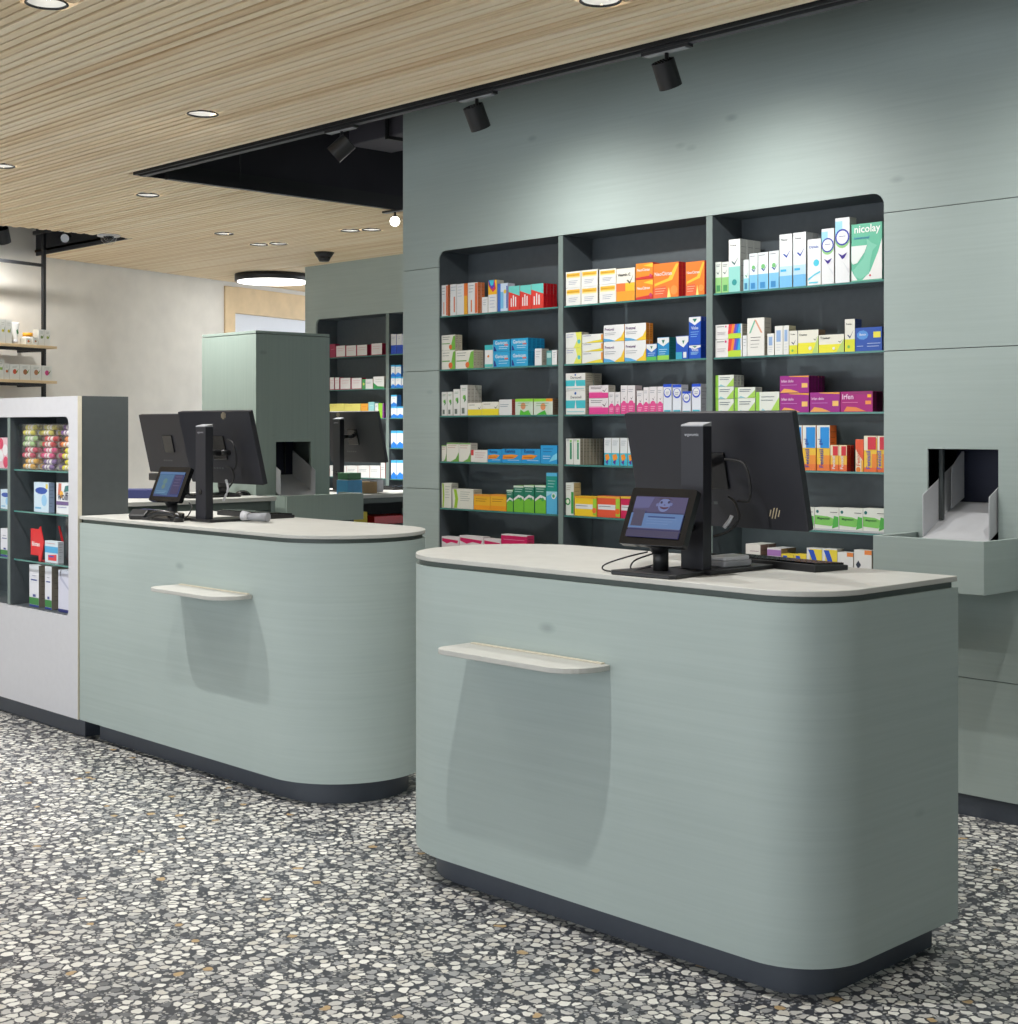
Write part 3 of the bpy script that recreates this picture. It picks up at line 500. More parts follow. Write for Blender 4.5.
# ---- wall_back: shelf wall of stained panels, with the niche and the dispensing opening
YW = 5.0; YB = 5.21
NX0, NX1, NZT = -5.75, -3.099, 2.372
wall = bpy.data.objects.new('wall_back', None)
mb = MB()                      # carcass behind the panels: niche back, ceiling, left and right cheeks
mb.box(NX0 - 0.02, NX1 + 0.02, YB, YB + 0.02, 0.09, 2.42, GREYIN)
mb.box(NX0 - 0.02, NX0, YW + 0.008, YB, 0.09, 2.42, GREYIN)
mb.box(NX1, NX1 + 0.02, YW + 0.008, YB, 0.09, 2.42, GREYIN)
mb.box(NX0, NX1, YW + 0.008, YB, NZT, NZT + 0.02, GREYIN)
mb.box(NX0, NX1, YW + 0.008, YB, 0.50, 0.52, GREYIN)
mb.box(-6.04, -6.02, YW + 0.008, 7.0, 0.0, 3.5, GW)
mb.box(-6.02, 3.0, 6.6, 6.62, 0.0, 3.5, GREYIN)
mb.box(2.98, 3.0, YW + 0.008, 6.6, 0.0, 3.5, GREYIN)
wall = struct(mb.build('wall_back'))
PX1, OX0, OX1, OZ1 = 3.0, -2.909, -2.62, 1.371
g = 0.0015
def panel(poly_list):
    m_ = MB()
    for poly in poly_list: m_.prism(poly, YW, YW + 0.008, 'y', GW)
    return m_.build('wall_panel', wall, fix=True)
def rc(x0, x1, z0, z1): return [(x0, z0), (x1, z0), (x1, z1), (x0, z1)]
r_ = 0.05
arch = [(-6.04, 2.29 + g)] + [(NX0, 2.29 + g)] + [(NX0, NZT - r_)] + arc(NX0 + r_, NZT - r_, r_, 180, 90, 6)[1:] + arc(NX1 - r_, NZT - r_, r_, 90, 0, 6) + [(NX1, 2.29 + g), (-0.2 - g, 2.29 + g), (-0.2 - g, 3.5), (-6.04, 3.5)]
panel([arch]); panel([rc(-0.2 + g, PX1, 2.29 + g, 3.5)])
for z0, z1 in ((0.08, 0.517), (0.517, 1.13), (1.13, 1.75), (1.75, 2.29)):
    panel([rc(-6.04, NX0, z0 + g, z1 - g)])
panel([rc(NX0, NX1, 0.08 + g, 0.517 - g)])
panel([rc(NX1, -0.2 - g, 1.75 + g, 2.29 - g)]); panel([rc(-0.2 + g, PX1, 1.75 + g, 2.29 - g)])
panel([rc(NX1, OX0, 0.517 + g, 1.75 - g), rc(OX0, OX1, OZ1, 1.75 - g), rc(OX1, -0.2 - g, 0.517 + g, 1.75 - g), rc(OX0, OX1, 0.517 + g, 1.0)])
panel([rc(-0.2 + g, PX1, 0.517 + g, 1.75 - g)])
panel([rc(NX1 + 2 * g, -0.2 - g, 0.08 + g, 0.517 - g)]); panel([rc(-0.2 + g, PX1, 0.08 + g, 0.517 - g)])
mb = MB(); mb.box(-6.03, PX1, YW + 0.012, YW + 0.03, 0.0, 0.08, PLINTH)
struct(mb.build('baseboard_back'))
# shelving fitted in the niche
DX = ((-4.878, -4.848), (-3.980, -3.947))
SHZ = (2.033, 1.755, 1.514, 1.276, 1.034)
BAYS = {'left': (NX0, -4.878), 'middle': (-4.848, -3.980), 'right': (-3.947, NX1)}
sh = thing('shelving', 'built-in grey shelving with glass shelves in three bays of the green shelf wall', 'shelf', (-4.4, YW + 0.1, 0.52))
for a, b in DX:
    m_ = MB(); m_.box(a, b, YW + 0.006, YB - 0.001, 0.522, NZT - 0.002, GREYIN); m_.box(a, b, YW + 0.002, YW + 0.006, 0.522, NZT - 0.002, DIVED)
    m_.build('divider', sh, fix=False)
for bay, (a, b) in BAYS.items():
    for z in SHZ + (0.79,):
        m_ = MB(); m_.box(a + 0.003, b - 0.003, YW + 0.012, YB - 0.004, z - 0.008, z, GLASS)
        m_.box(a + 0.003, b - 0.003, YW + 0.0085, YW + 0.0115, z - 0.008, z, GEDGE)
        m_.build('glass_shelf', sh, fix=False)
# right-hand wall added out of view to block light from that side
wr = MB(); wr.box(2.6, 2.62, -3.5, YW - 0.001, 0, 3.499, GW); struct(wr.build('wall_right_blocker'))
# ---- green wall further back with its own niche (second shelf wall)
Y2 = 7.75
mb = MB(); N2 = (-10.58, -6.0, 2.418)
mb.box(-10.74, -10.58, Y2, Y2 + 0.02, 0, ZC - 0.002, GW)
mb.box(-10.74, -10.72, Y2 + 0.02, Y2 + 0.6, 0, ZC - 0.002, GW)
poly = [(-10.58, N2[2] - 0.05)] + arc(-10.53, N2[2] - 0.05, 0.05, 180, 90, 5)[1:] + [(-6.2, N2[2]), (-6.2, ZC - 0.002), (-10.58, ZC - 0.002)]
mb.prism(poly, Y2, Y2 + 0.02, 'y', GW)
mb.box(-10.6, -10.58, Y2 + 0.02, Y2 + 0.24, 0, 2.44, GREYIN)
mb.box(-10.58, -6.2, Y2 + 0.24, Y2 + 0.26, 0, 2.44, GREYIN)
mb.box(-10.58, -6.2, Y2 + 0.02, Y2 + 0.24, N2[2], 2.44, GREYIN)
mb.box(-6.2, -6.18, Y2, Y2 + 0.26, 0, ZC - 0.002, GREYIN)
struct(mb.build('wall_rear'))
sh2 = thing('shelving', 'grey shelving with glass shelves in the distant rear wall, behind the third monitor', 'shelf', (-9.5, Y2 + 0.1, 0.0))
m_ = MB(); m_.box(-9.59, -9.55, Y2 + 0.006, Y2 + 0.238, 0, N2[2] - 0.002, GREYIN); m_.box(-9.59, -9.55, Y2 + 0.002, Y2 + 0.006, 0, N2[2] - 0.002, DIVED); m_.build('divider', sh2, fix=False)
for a, b in ((-10.578, -9.592), (-9.548, -6.22)):
    for z in (2.07, 1.785, 1.534, 1.283, 1.023):
        m_ = MB(); m_.box(a, b, Y2 + 0.012, Y2 + 0.236, z - 0.008, z, GLASS); m_.box(a, b, Y2 + 0.0085, Y2 + 0.0115, z - 0.008, z, GEDGE); m_.build('glass_shelf', sh2, fix=False)

# ---- angled plaster wall on the left
WA = Vector((-11.702, 5.782, 0)); WD = Vector((-0.29228, 0.95633, 0)); WN = Vector((0.95633, 0.29228, 0))   # along, towards the room
def wx(y): return WA.x + (y - WA.y) * WD.x / WD.y
def wp(s, n=0.0, z=0.0): p = WA + WD * s + WN * n; return Vector((p.x, p.y, z))
mb = MB()
def wbox(m_, s0, s1, n0, n1, z0, z1, mat):
    V = [wp(s0, n0, z0), wp(s1, n0, z0), wp(s1, n1, z0), wp(s0, n1, z0), wp(s0, n0, z1), wp(s1, n0, z1), wp(s1, n1, z1), wp(s0, n1, z1)]
    m_.faces(V, [(0, 3, 2, 1), (4, 5, 6, 7), (0, 1, 5, 4), (1, 2, 6, 5), (2, 3, 7, 6), (3, 0, 4, 7)], mat)
# frame on the wall: s from the left jamb; an opening is left for it
s0 = (Vector((-12.361, 7.94, 0)) - WA).dot(WD)
wbox(mb, -9.0, s0, -0.15, 0, 0, 3.5, PLASTER); wbox(mb, s0, s0 + 4.5, -0.15, 0, 2.86, 3.5, PLASTER)
struct(mb.build('wall_left'))
fr = MB(); wbox(fr, s0 + 0.002, s0 + 0.15, -0.1, 0.015, 0, 2.857, OAK); wbox(fr, s0 + 0.15, s0 + 3.0, -0.1, 0.015, 2.60, 2.857, OAK)
fo = struct(fr.build('window_1', bevel=0.004))
pn = MB(); wbox(pn, s0 + 0.15, s0 + 3.0, -0.06, -0.05, 0, 2.60, PANE); pn.build('pane', fo)
# ---- ceiling: black plenum, felt backing, and the long wooden slats below it
mb = MB(); mb.box(-16, 5, -3.5, 12, 3.5, 3.52, PLENUM)
# upstands round the openings
mb.box(OPEN[0] - 0.02, OPEN[0], OPEN[2], OPEN[3], ZC + 0.033, 3.5, PLENUM)
mb.box(OPEN[0], OPEN[1], OPEN[3], OPEN[3] + 0.02, ZC + 0.033, 3.5, PLENUM)
mb.box(OPEN[0] - 0.02, OPEN[1], OPEN[2] - 0.02, OPEN[2], ZC + 0.033, 3.5, PLENUM)
mb.box(wx(OPEN2[1]) + 0.02, OPEN2[0] + 0.02, OPEN2[1], OPEN2[1] + 0.02, ZC + 0.001, 3.5, NAVYB)
mb.box(OPEN2[0], OPEN2[0] + 0.02, -3.5, OPEN2[1], ZC + 0.033, 3.5, PLENUM)
struct(mb.build('ceiling_1'))
mb = MB()
mb.box(OPEN2[0], 5, -3.5, OPEN[2], ZC + 0.031, ZC + 0.05, FELT)
mb.box(OPEN2[0], OPEN[0], OPEN[2], OPEN2[1], ZC + 0.031, ZC + 0.05, FELT)
for k in range(12):   # strips that stop against the angled wall
    ya = OPEN2[1] + k * 0.4; yb = ya + 0.4
    mb.box(wx(yb) + 0.02, OPEN[0] if yb < OPEN[3] + .3 else -6.2, ya, yb, ZC + 0.031, ZC + 0.05, FELT)
ceil = struct(mb.build('ceiling', fix=False))
DOWN = [(-4.68, 2.30), (-5.83, 3.63), (-8.10, 4.65), (-9.31, 5.98), (-9.68, 6.54), (-9.53, 6.62), (-8.53, 6.56), (-8.38, 6.64), (-3.35, 3.64), (-7.76, 3.55),
        (-7.10, 2.30), (-5.90, 2.30), (-2.80, 2.30), (-1.30, 2.30), (-9.75, 3.60), (-9.75, 2.30)]  # final pair added out of view to brighten the boxes on the wall shelf
PITCH = 0.05; SM = {}
def slat(x0, x1, y):
    ln = round(x1 - x0, 2)
    if ln < 0.05: return
    if ln not in SM:
        m_ = MB(); m_.box(0, ln, -0.0176, 0.0176, 0, 0.029, SLAT); SM[ln] = m_.mesh('slat')
    o = bpy.data.objects.new('slat', SM[ln]); COL.objects.link(o); o.parent = ceil
    o.location = (x0, y, ZC + random.uniform(-0.001, 0.001))
y = 0.5; k = 0
while y < 9.9:
    xa = OPEN2[0] + 0.002 + 0.03 * (k % 2) if y < OPEN2[1] + .02 else wx(y) + 0.03
    xb = 1.6
    if y > OPEN[2] - 0.02: xb = OPEN[0] - 0.005
    if y > OPEN[3]: xb = -6.25
    cuts = []
    for (lx, ly) in DOWN:
        if abs(y - ly) < 0.073: h = math.sqrt(max(0, 0.073 ** 2 - (y - ly) ** 2)) + 0.005; cuts.append((lx - h, lx + h))
    cuts.sort(); a = xa
    for c0, c1 in cuts:
        if c0 > a: slat(a, min(c0, xb), y)
        a = max(a, c1)
    slat(a, xb, y)
    y += PITCH + (0.004 if k % 3 == 0 else -0.002); k += 1
# black edge trim of the opening
mb = MB(); mb.box(OPEN[0], OPEN[1], OPEN[2] + 0.001, OPEN[2] + 0.014, ZC - 0.004, ZC + 0.09, BLACKM)
mb.box(OPEN[0], OPEN[0] + 0.014, OPEN[2] + 0.014, OPEN[3], ZC - 0.004, ZC + 0.09, BLACKM)
struct(mb.build('trim_1'))
# pipes and ducts up in the black plenum
pd = thing('ventilation_duct', 'dark grey duct running above the black ceiling opening', 'duct', (-6.6, 5.2, 3.2))
m_ = MB(); m_.box(-7.3, 2.5, 5.6, 5.95, 3.22, 3.44, PLENUMG); m_.build('duct_body', pd, bevel=0.01)
m_ = MB(); m_.cyl((-7.4, 5.25, 3.36), (2.5, 5.25, 3.36), 0.05, PLENUMG); m_.build('pipe', pd)
for xx in (-6.9, -5.2, -3.5, -1.8):
    m_ = MB(); m_.box(xx, xx + 0.03, 5.58, 5.97, 3.20, 3.22, BLACKM); m_.box(xx, xx + 0.03, 5.572, 5.58, 3.2, 3.499, BLACKM); m_.build('bracket', pd)
# ---- downlights
def downlight(i, x, y, label, lit=True, e=1.0, group=None):
    t = thing('downlight', label, 'ceiling light', (x, y, ZC), 0, group)
    N = 28; ring = []; 
    m_ = MB(); pr = [(0.071, 0.0), (0.073, -0.003), (0.070, -0.005), (0.066, -0.004), (0.064, 0.003)]
    def lathe(m_, prof, mat, n=N):
        V = [(x + r * math.cos(2 * math.pi * j / n), y + r * math.sin(2 * math.pi * j / n), ZC + z) for r, z in prof for j in range(n)]
        F = [(a * n + j, a * n + (j + 1) % n, (a + 1) * n + (j + 1) % n, (a + 1) * n + j) for a in range(len(prof) - 1) for j in range(n)]
        m_.faces(V, F, mat, None, True)
    lathe(m_, pr, BLACKM); m_.build('trim_ring', t)
    m_ = MB(); lathe(m_, [(0.064, 0.002), (0.056, 0.012), (0.040, 0.024)], SILVER); m_.build('reflector', t)
    m_ = MB(); m_.cyl((x, y, ZC + 0.0235), (x, y, ZC + 0.0285), 0.044, LAMP if lit else PAPER, seg=20); m_.build('lamp', t)
    if lit:
        l = bpy.data.lights.new('downlight_beam', 'SPOT'); l.energy = E_DOWN * e; l.spot_size = R(116); l.spot_blend = 0.75; l.shadow_soft_size = 0.015; l.color = (1.0, 0.98, 0.95)
        lo = bpy.data.objects.new('downlight_beam', l); COL.objects.link(lo); lo.parent = t; lo.location = (0, 0, -0.012)
    return t
DL = ['round downlight at the top left corner of the picture, showing its silver reflector', 'round downlight in the slatted ceiling left of the black opening',
      'small round downlight in front of the corner of the black ceiling opening', 'lone lit downlight left of the far pairs',
      'left lamp of the downlight pair above the grey tower', 'right lamp of the downlight pair above the grey tower',
      'left lamp of the downlight pair nearest the starlike spotlight', 'right lamp of the downlight pair nearest the starlike spotlight',
      'round downlight at the top edge of the picture above the shelf wall', 'round downlight cut off by the left edge of the picture']
ORDL = ['first', 'second', 'third', 'fourth', 'fifth', 'sixth']
EN = [0.6, 1.1, 1.9, 2.4, 1.6, 1.6, 1.6, 1.6, 0.9, 1.8, 1.4, 2.0, 1.9, 0.6, 2.6, 2.0]
for i, (x, y) in enumerate(DOWN):
    if i < 10: downlight(i, x, y, DL[i], True, EN[i], 'downlights in the slatted ceiling')
    else: downlight(i, x, y, 'round downlight outside the picture, %s of those in front of the counters' % ORDL[i - 10], True, EN[i], 'downlights in front of the counters')
# ---- lighting track and spotlights
tr = thing('lighting_track', 'black lighting track along the edge of the ceiling opening', 'track', (-3.0, 4.25, ZC))
m_ = MB(); m_.box(OPEN[0] + 0.03, 2.0, 4.236, 4.272, ZC - 0.012, ZC + 0.024, BLACKM); m_.box(OPEN[0] + 0.03, 2.0, 4.246, 4.262, ZC - 0.0125, ZC - 0.0119, PLENUMG); m_.build('rail', tr)
m_ = MB()
for xx in (-7.2, -4.2, -1.2, 1.8): m_.cyl((xx, 4.254, ZC + 0.024), (xx, 4.254, 3.499), 0.004, BLACKM, seg=8)
m_.build('suspension_rod', tr)
def spot(loc, aim, label, e, group='black track spotlights', lit=False, size=64, rod=0.05, r=0.045, ln=0.105, adapter=True, lamp=None, top=None):
    """adapter on the rail, a short stem and a drum; the drum's axis points at aim"""
    x, y, z = loc
    t = thing('track_spotlight', label, 'spotlight', (x, y, z), 0, group)
    if adapter:
        m_ = MB(); m_.box(x - 0.115, x + 0.115, y - 0.016, y + 0.016, z - 0.012, z, BLACKM); m_.box(x - 0.1, x + 0.1, y - 0.014, y + 0.014, z - 0.016, z - 0.012, GREYP); m_.build('adapter', t)
    d = Vector(aim).normalized()
    c = Vector((x, y, z - rod - 0.045))
    m_ = MB(); m_.cyl((x, y, top if top else z - 0.012), c - Vector((0, 0, 0.0)), 0.008, BLACKM, seg=10); m_.build('stem', t)
    a = c - d * (ln * 0.5); b = c + d * (ln * 0.5)
    m_ = MB(); m_.cyl(a + d * 0.002, b, r, BLACKM, seg=28, caps=False); m_.cyl(a + d * 0.012, a + d * 0.014, r - 0.001, BLACKG, seg=28)
    for q in range(-3, 4):    # cooling fins at the rear
        o_ = d.orthogonal().normalized(); s_ = d.cross(o_)
        hw = math.sqrt(max(0, (r - 0.003) ** 2 - (q * 0.011) ** 2))
        p = a + o_ * (q * 0.011)
        V = [p - s_ * hw, p + s_ * hw, p + s_ * hw + d * 0.012, p - s_ * hw + d * 0.012]
        m_.faces([v for v in V] + [v + o_ * 0.0015 for v in V], [(0, 1, 2, 3), (7, 6, 5, 4), (0, 4, 5, 1), (1, 5, 6, 2), (2, 6, 7, 3), (3, 7, 4, 0)], BLACKG)
    dr = m_.build('drum', t)
    m_ = MB(); m_.cyl(b - d * 0.012, b - d * 0.008, r * 0.86, lamp or LAMP, seg=24); m_.build('lens', dr)
    l = bpy.data.lights.new('spot_beam', 'SPOT'); l.energy = e; l.spot_size = R(size); l.spot_blend = 1.0; l.shadow_soft_size = 0.022; l.color = (1.0, 0.98, 0.94)
    lo = bpy.data.objects.new('spot_beam', l); COL.objects.link(lo); lo.parent = t
    lo.location = b + d * 0.004 - Vector((x, y, z)); lo.rotation_euler = d.to_track_quat('-Z', 'Y').to_euler()
    return t
ZT = ZC - 0.012
spot((-5.60, 4.254, ZT), (-0.56, -0.50, -0.66), 'black spotlight on the track, leftmost, turned back over the left counter', E_TRACK * 1.7, size=125)
spot((-4.64, 4.254, ZT), (-0.02, 0.48, -0.88), 'black spotlight on the track, second from the left, aimed at the shelf wall', E_TRACK, size=150)
spot((-3.575, 4.254, ZT), (-0.02, 0.48, -0.88), 'black spotlight on the track nearest the right of the picture', E_TRACK, size=150)
for xx, wh in ((-2.0, 'first'), (-0.8, 'second')):
    spot((xx, 4.254, ZT), (0.0, 0.48, -0.88), 'black track spotlight, %s one beyond the right edge of the picture' % wh, E_TRACK, size=150)
tr2 = thing('lighting_track', 'black lighting track at the far end of the ceiling opening', 'track', (OPEN[0] + 0.05, 6.2, ZC))
m_ = MB(); m_.box(OPEN[0] + 0.03, OPEN[0] + 0.066, 4.4, 7.2, ZC - 0.012, ZC + 0.024, BLACKM); m_.build('rail', tr2)
m_ = MB()
for yy in (4.9, 6.9): m_.cyl((OPEN[0] + 0.048, yy, ZC + 0.024), (OPEN[0] + 0.048, yy, 3.499), 0.004, BLACKM, seg=8)
m_.build('suspension_rod', tr2)
spot((OPEN[0] + 0.048, 6.10, ZT), (7.2, -5.9, -1.6), 'lit spotlight shining starlike at the left edge of the shelf wall', 6.0, size=50, lamp=LAMP, rod=0.03, r=0.036)

# ================================================================== COUNTERS
def counter(name, label, x0, x1, y0, y1, rads, yback, ledge, pb=0.068):
    """rads: radii of the corners front-left, front-right, back-right, back-left"""
    def outline(i, yb):
        a, b, c, d = [max(r - i, 0.002) for r in rads]
        X0, X1, A, B = x0 + i, x1 - i, y0 + i, yb - i
        return arc(X0 + a, A + a, a, 180, 270, 14) + arc(X1 - b, A + b, b, 270, 360, 14) + arc(X1 - c, B - c, c, 0, 90, 14 if c > .05 else 1) + arc(X0 + d, B - d, d, 90, 180, 14 if d > .05 else 1)
    t = thing(name, label, 'counter', ((x0 + x1) / 2, (y0 + y1) / 2, 0), 0, 'green service counters')
    m_ = MB(); m_.prism(outline(0.001, yback), 0.09, 1.008, 'z', GW, smooth=True); b_ = m_.build('body', t); 
    m_ = MB(); m_.prism(outline(0.068, y1 + 0.068 - pb), 0.0, 0.09, 'z', PLINTH, smooth=True); m_.build('plinth', t)
    m_ = MB(); m_.prism(outline(0.012, y1), 1.008, 1.025, 'z', GAPGREY, smooth=True); m_.build('shadow_gap', t)
    m_ = MB(); m_.prism(outline(0.0, y1), 1.025, 1.04, 'z', WORKTOP); m_.build('worktop', t, bevel=0.002)
    lx0, lx1, zt = ledge; yf = y0 - 0.155; r = 0.11
    pol = [(lx0, y0)] + arc(lx0 + .05, yf + .05, .05, 180, 270, 5) + arc(lx1 - r, yf + r, r, 270, 360, 8) + [(lx1, y0)]
    m_ = MB(); m_.prism(pol, zt - 0.016, zt, 'z', WORKTOP); m_.build('ledge', t, bevel=0.002)
    m_ = MB(); m_.box(lx0 + 0.02, lx1 - 0.02, y0 - 0.014, y0 - 0.0005, zt + 0.0005, zt + 0.004, CREAM); m_.build('fixing_strip', t)
    for o in t.children:
        if o.name.startswith(('body', 'plinth', 'shadow_gap')):
            md = o.modifiers.new('edges', 'EDGE_SPLIT'); md.split_angle = R(40)
    return t
counter('service_counter', 'large green stained counter with rounded corners in the right foreground', -3.79, -2.056, 3.022, 3.695, (0.32, 0.2, 0.004, 0.32), 3.702, (-3.33, -2.745, 0.788), 0.02)
counter('service_counter', 'green stained counter behind, joined to the white display cabinet at its left end', -6.296, -4.385, 3.256, 3.925, (0.004, 0.334, 0.334, 0.004), 3.925, (-5.415, -4.865, 0.79))

# ---- white display cabinet at the left edge
CX0, CX1, CY0, CY1 = -7.75, -6.30, 3.25, 3.512
t = thing('display_cabinet', 'white fronted display cabinet with rounded glass shelf niche at the left edge', 'cabinet', ((CX0 + CX1) / 2, CY0, 0))
oz0, oz1, ox0, ox1, rr = 0.56, 1.504, -7.66, -6.39, 0.035
m_ = MB()
m_.box(CX0, ox0, CY0, CY0 + 0.02, 0.09, 1.6, WHITEP); m_.box(ox1, CX1, CY0, CY0 + 0.02, 0.09, 1.6, WHITEP)
m_.box(ox0, ox1, CY0, CY0 + 0.02, 0.09, oz0, WHITEP); m_.box(ox0, ox1, CY0, CY0 + 0.02, oz1, 1.6, WHITEP)
for cx, cz, a0, sx, sz in ((ox1, oz1, 0, -1, -1), (ox0, oz1, 90, 1, -1), (ox0, oz0, 180, 1, 1), (ox1, oz0, 270, -1, 1)):
    m_.prism([(cx, cz)] + arc(cx + sx * rr, cz + sz * rr, rr, a0, a0 + 90, 6), CY0, CY0 + 0.02, 'y', WHITEP)
m_.box(CX1, CX1 + 0.002, CY0, CY0 + 0.02, 0.09, 1.6, CREAM)
m_.build('front_frame', t, fix=False)
m_ = MB()
m_.box(CX0, CX1 - 0.001, CY0 + 0.02, CY1, 1.58, 1.6, DARKSIDE); m_.box(CX1 - 0.02, CX1 - 0.001, CY0 + 0.02, CY1, 0.09, 1.58, DARKSIDE); m_.box(CX0, CX0 + 0.02, CY0 + 0.02, CY1, 0.09, 1.58, DARKSIDE)
m_.box(CX0 + 0.02, CX1 - 0.02, CY1 - 0.012, CY1, 0.09, 1.58, GREYIN); m_.box(CX0 + 0.02, CX1 - 0.02, CY0 + 0.02, CY1 - 0.012, oz0 - 0.02, oz0 + 0.004, GREYIN)
m_.box(CX0 + 0.02, CX1 - 0.02, CY0 + 0.02, CY1 - 0.012, oz1 + 0.001, oz1 + 0.02, GREYIN)
m_.build('carcass', t, fix=False)
m_ = MB(); m_.box(-7.04, -7.012, CY0 + 0.004, CY1 - 0.013, oz0 + 0.006, oz1, GREYIN); m_.box(-7.04, -7.012, CY0 + 0.001, CY0 + 0.004, oz0 + 0.006, oz1 - 0.001, DIVED); m_.build('divider', t, fix=False)
for a, b in ((-7.66, -7.041), (-7.011, -6.322)):
    for z in (1.244, 1.037, 0.795):
        m_ = MB(); m_.box(a, b, CY0 + 0.025, CY1 - 0.014, z - 0.008, z, GLASS); m_.box(a, b, CY0 + 0.0215, CY0 + 0.0245, z - 0.008, z, GEDGE); m_.build('glass_shelf', t, fix=False)
m_ = MB(); m_.box(CX0 + 0.02, CX1 - 0.012, CY0 + 0.044, CY1, 0, 0.09, PLINTH); m_.build('plinth', t)

# ---- dispensing towers: chute, tray box
def chute(loc, rz, label):
    t = lthing('dispensing_chute', label, 'chute', loc, (0, 0, rz), 'white dispensing chutes')
    # local: x across, -y towards the counter side, z from the tray top
    W = 0.27
    def pl(m_, x): m_.prism([(-0.05, -0.012), (-0.05, 0.148), (0.055, 0.20), (0.20, 0.272), (0.20, 0.114), (0.0, 0.012)], x - 0.0015, x + 0.0015, 'x', CHUTEW)
    for x in (-W / 2, W / 2):
        m_ = MB(); pl(m_, x); m_.build('side_plate', t)
    m_ = MB()
    P = [(-0.20, -0.05), (-0.05, -0.012), (0.20, 0.114)]
    for i in range(2):
        (a, za), (b, zb) = P[i], P[i + 1]
        m_.faces([(-W / 2, a, za), (W / 2, a, za), (W / 2, b, zb), (-W / 2, b, zb), (-W / 2, a, za - .003), (W / 2, a, za - .003), (W / 2, b, zb - .003), (-W / 2, b, zb - .003)],
                 [(0, 1, 2, 3), (7, 6, 5, 4), (0, 4, 5, 1), (2, 6, 7, 3), (0, 3, 7, 4), (1, 5, 6, 2)], CHUTEW)
    m_.build('deck', t)
    m_ = MB(); m_.prism([(0.12, 0.09), (0.12, 0.25), (0.2, 0.31), (0.215, 0.31), (0.215, 0.13)], -W / 2 + 0.022, -W / 2 + 0.025, 'x', CHUTEW); m_.build('inner_guide', t)
    m_ = MB(); m_.box(-W / 2 + 0.004, -W / 2 + 0.02, 0.06, 0.075, 0.05, 0.33, DARKSIDE); m_.build('guide_rail', t)
    m_ = MB(); m_.box(-W / 2 - 0.03, W / 2 + 0.05, 0.26, 0.27, 0.0, 0.42, NAVYC); m_.box(W / 2 - 0.03, W / 2 - 0.022, 0.245, 0.26, 0.12, 0.40, DARKSIDE); m_.build('chamber_wall', t)
    return t
def hollow_tray(m_, x0, x1, y0, y1, z0, z1, mat, th=0.018, bottom=True):
    m_.box(x0, x1, y0, y0 + th, z0, z1, mat); m_.box(x0, x0 + th, y0 + th, y1, z0, z1, mat); m_.box(x1 - th, x1, y0 + th, y1, z0, z1, mat)
    if bottom: m_.box(x0 + th, x1 - th, y0 + th, y1, z0, z0 + th, mat)
m_ = MB(); hollow_tray(m_, -2.967, -2.523, 4.713, 4.999, 0.864, 1.052, GW)
tag(m_.build('pickup_tray', loc=(-2.745, 4.85, 0.864), bevel=0.0015), 'green stained tray box fixed to the wall under the right dispensing opening', 'tray', 'pickup trays')
chute((-2.765, 5.0, 1.049), 0, 'white metal chute in the square opening of the shelf wall at right')
# free-standing dispensing tower
TX0, TX1, TY0, TY1, TZ = -8.36, -7.73, 5.2, 5.774, 2.066
t = thing('dispensing_tower', 'square green stained tower with a dispensing opening, behind the left counter', 'tower', ((TX0 + TX1) / 2, (TY0 + TY1) / 2, 0))
m_ = MB(); m_.box(TX0 + .018, TX1, TY0, TY0 + 0.018, 0.0, TZ - 0.022, GWV); m_.build('front_panel', t, fix=False)
m_ = MB(); a, b, zt = 5.351, 5.624, 1.362
m_.box(TX1 - 0.018, TX1, TY0 + 0.018, a, 0, TZ - 0.022, GWV); m_.box(TX1 - 0.018, TX1, b, TY1, 0, TZ - 0.022, GWV); m_.box(TX1 - 0.018, TX1, a, b, zt, TZ - 0.022, GWV); m_.box(TX1 - 0.018, TX1, a, b, 0, 1.0, GWV)
m_.build('side_panel', t, fix=False)
m_ = MB(); m_.box(TX0, TX0 + 0.018, TY0, TY1, 0, TZ - 0.022, GWV); m_.box(TX0 + 0.018, TX1 - 0.018, TY1 - 0.018, TY1, 0, TZ - 0.022, GWV); m_.build('side_panel', t, fix=False)
m_ = MB(); m_.box(TX0, TX1, TY0, TY1, TZ - 0.018, TZ, GWV); m_.build('top_panel', t, bevel=0.002)
chute((-7.73, 5.4875, 1.03), R(90), 'white metal chute in the opening of the dispensing tower')
m_ = MB(); hollow_tray(m_, -0.3, 0.3, -0.25, -0.001, 0.0, 0.17, GWV)
o = tag(m_.build('pickup_tray', loc=(0, 0, 0), bevel=0.0015), 'green stained tray box fixed low on the dispensing tower', 'tray', 'pickup trays'); o.location = (-7.73, 5.56, 0.858); o.rotation_euler = (0, 0, R(90))

# ---- back desks
t = thing('work_desk', 'pale topped work desk with open dark underside in front of the tower', 'desk', (-8.1, 4.5, 0))
m_ = MB(); m_.box(-8.4, -7.5, 3.98, 5.196, 1.0, 1.025, WORKTOP); m_.build('worktop', t, bevel=0.002)
m_ = MB(); m_.box(-8.38, -7.505, 5.16, 5.19, 0, 1.0, DIVED); m_.build('end_panel', t)
m_ = MB(); m_.box(-7.55, -7.52, 4.03, 5.16, 0.945, 1.0, GAPGREY); m_.box(-8.38, -8.36, 4.03, 5.16, 0, 1.0, DARKSIDE); m_.box(-8.36, -7.53, 4.03, 5.16, 0.78, 0.80, DARKSIDE); m_.build('under_frame', t)
m_ = MB(); m_.box(-8.38, -7.52, 4.0, 4.03, 0, 1.0, DARKSIDE); m_.build('end_panel', t)
t = thing('work_desk', 'pale topped desk between the tower and the distant rear shelves', 'desk', (-8.0, 6.6, 0))
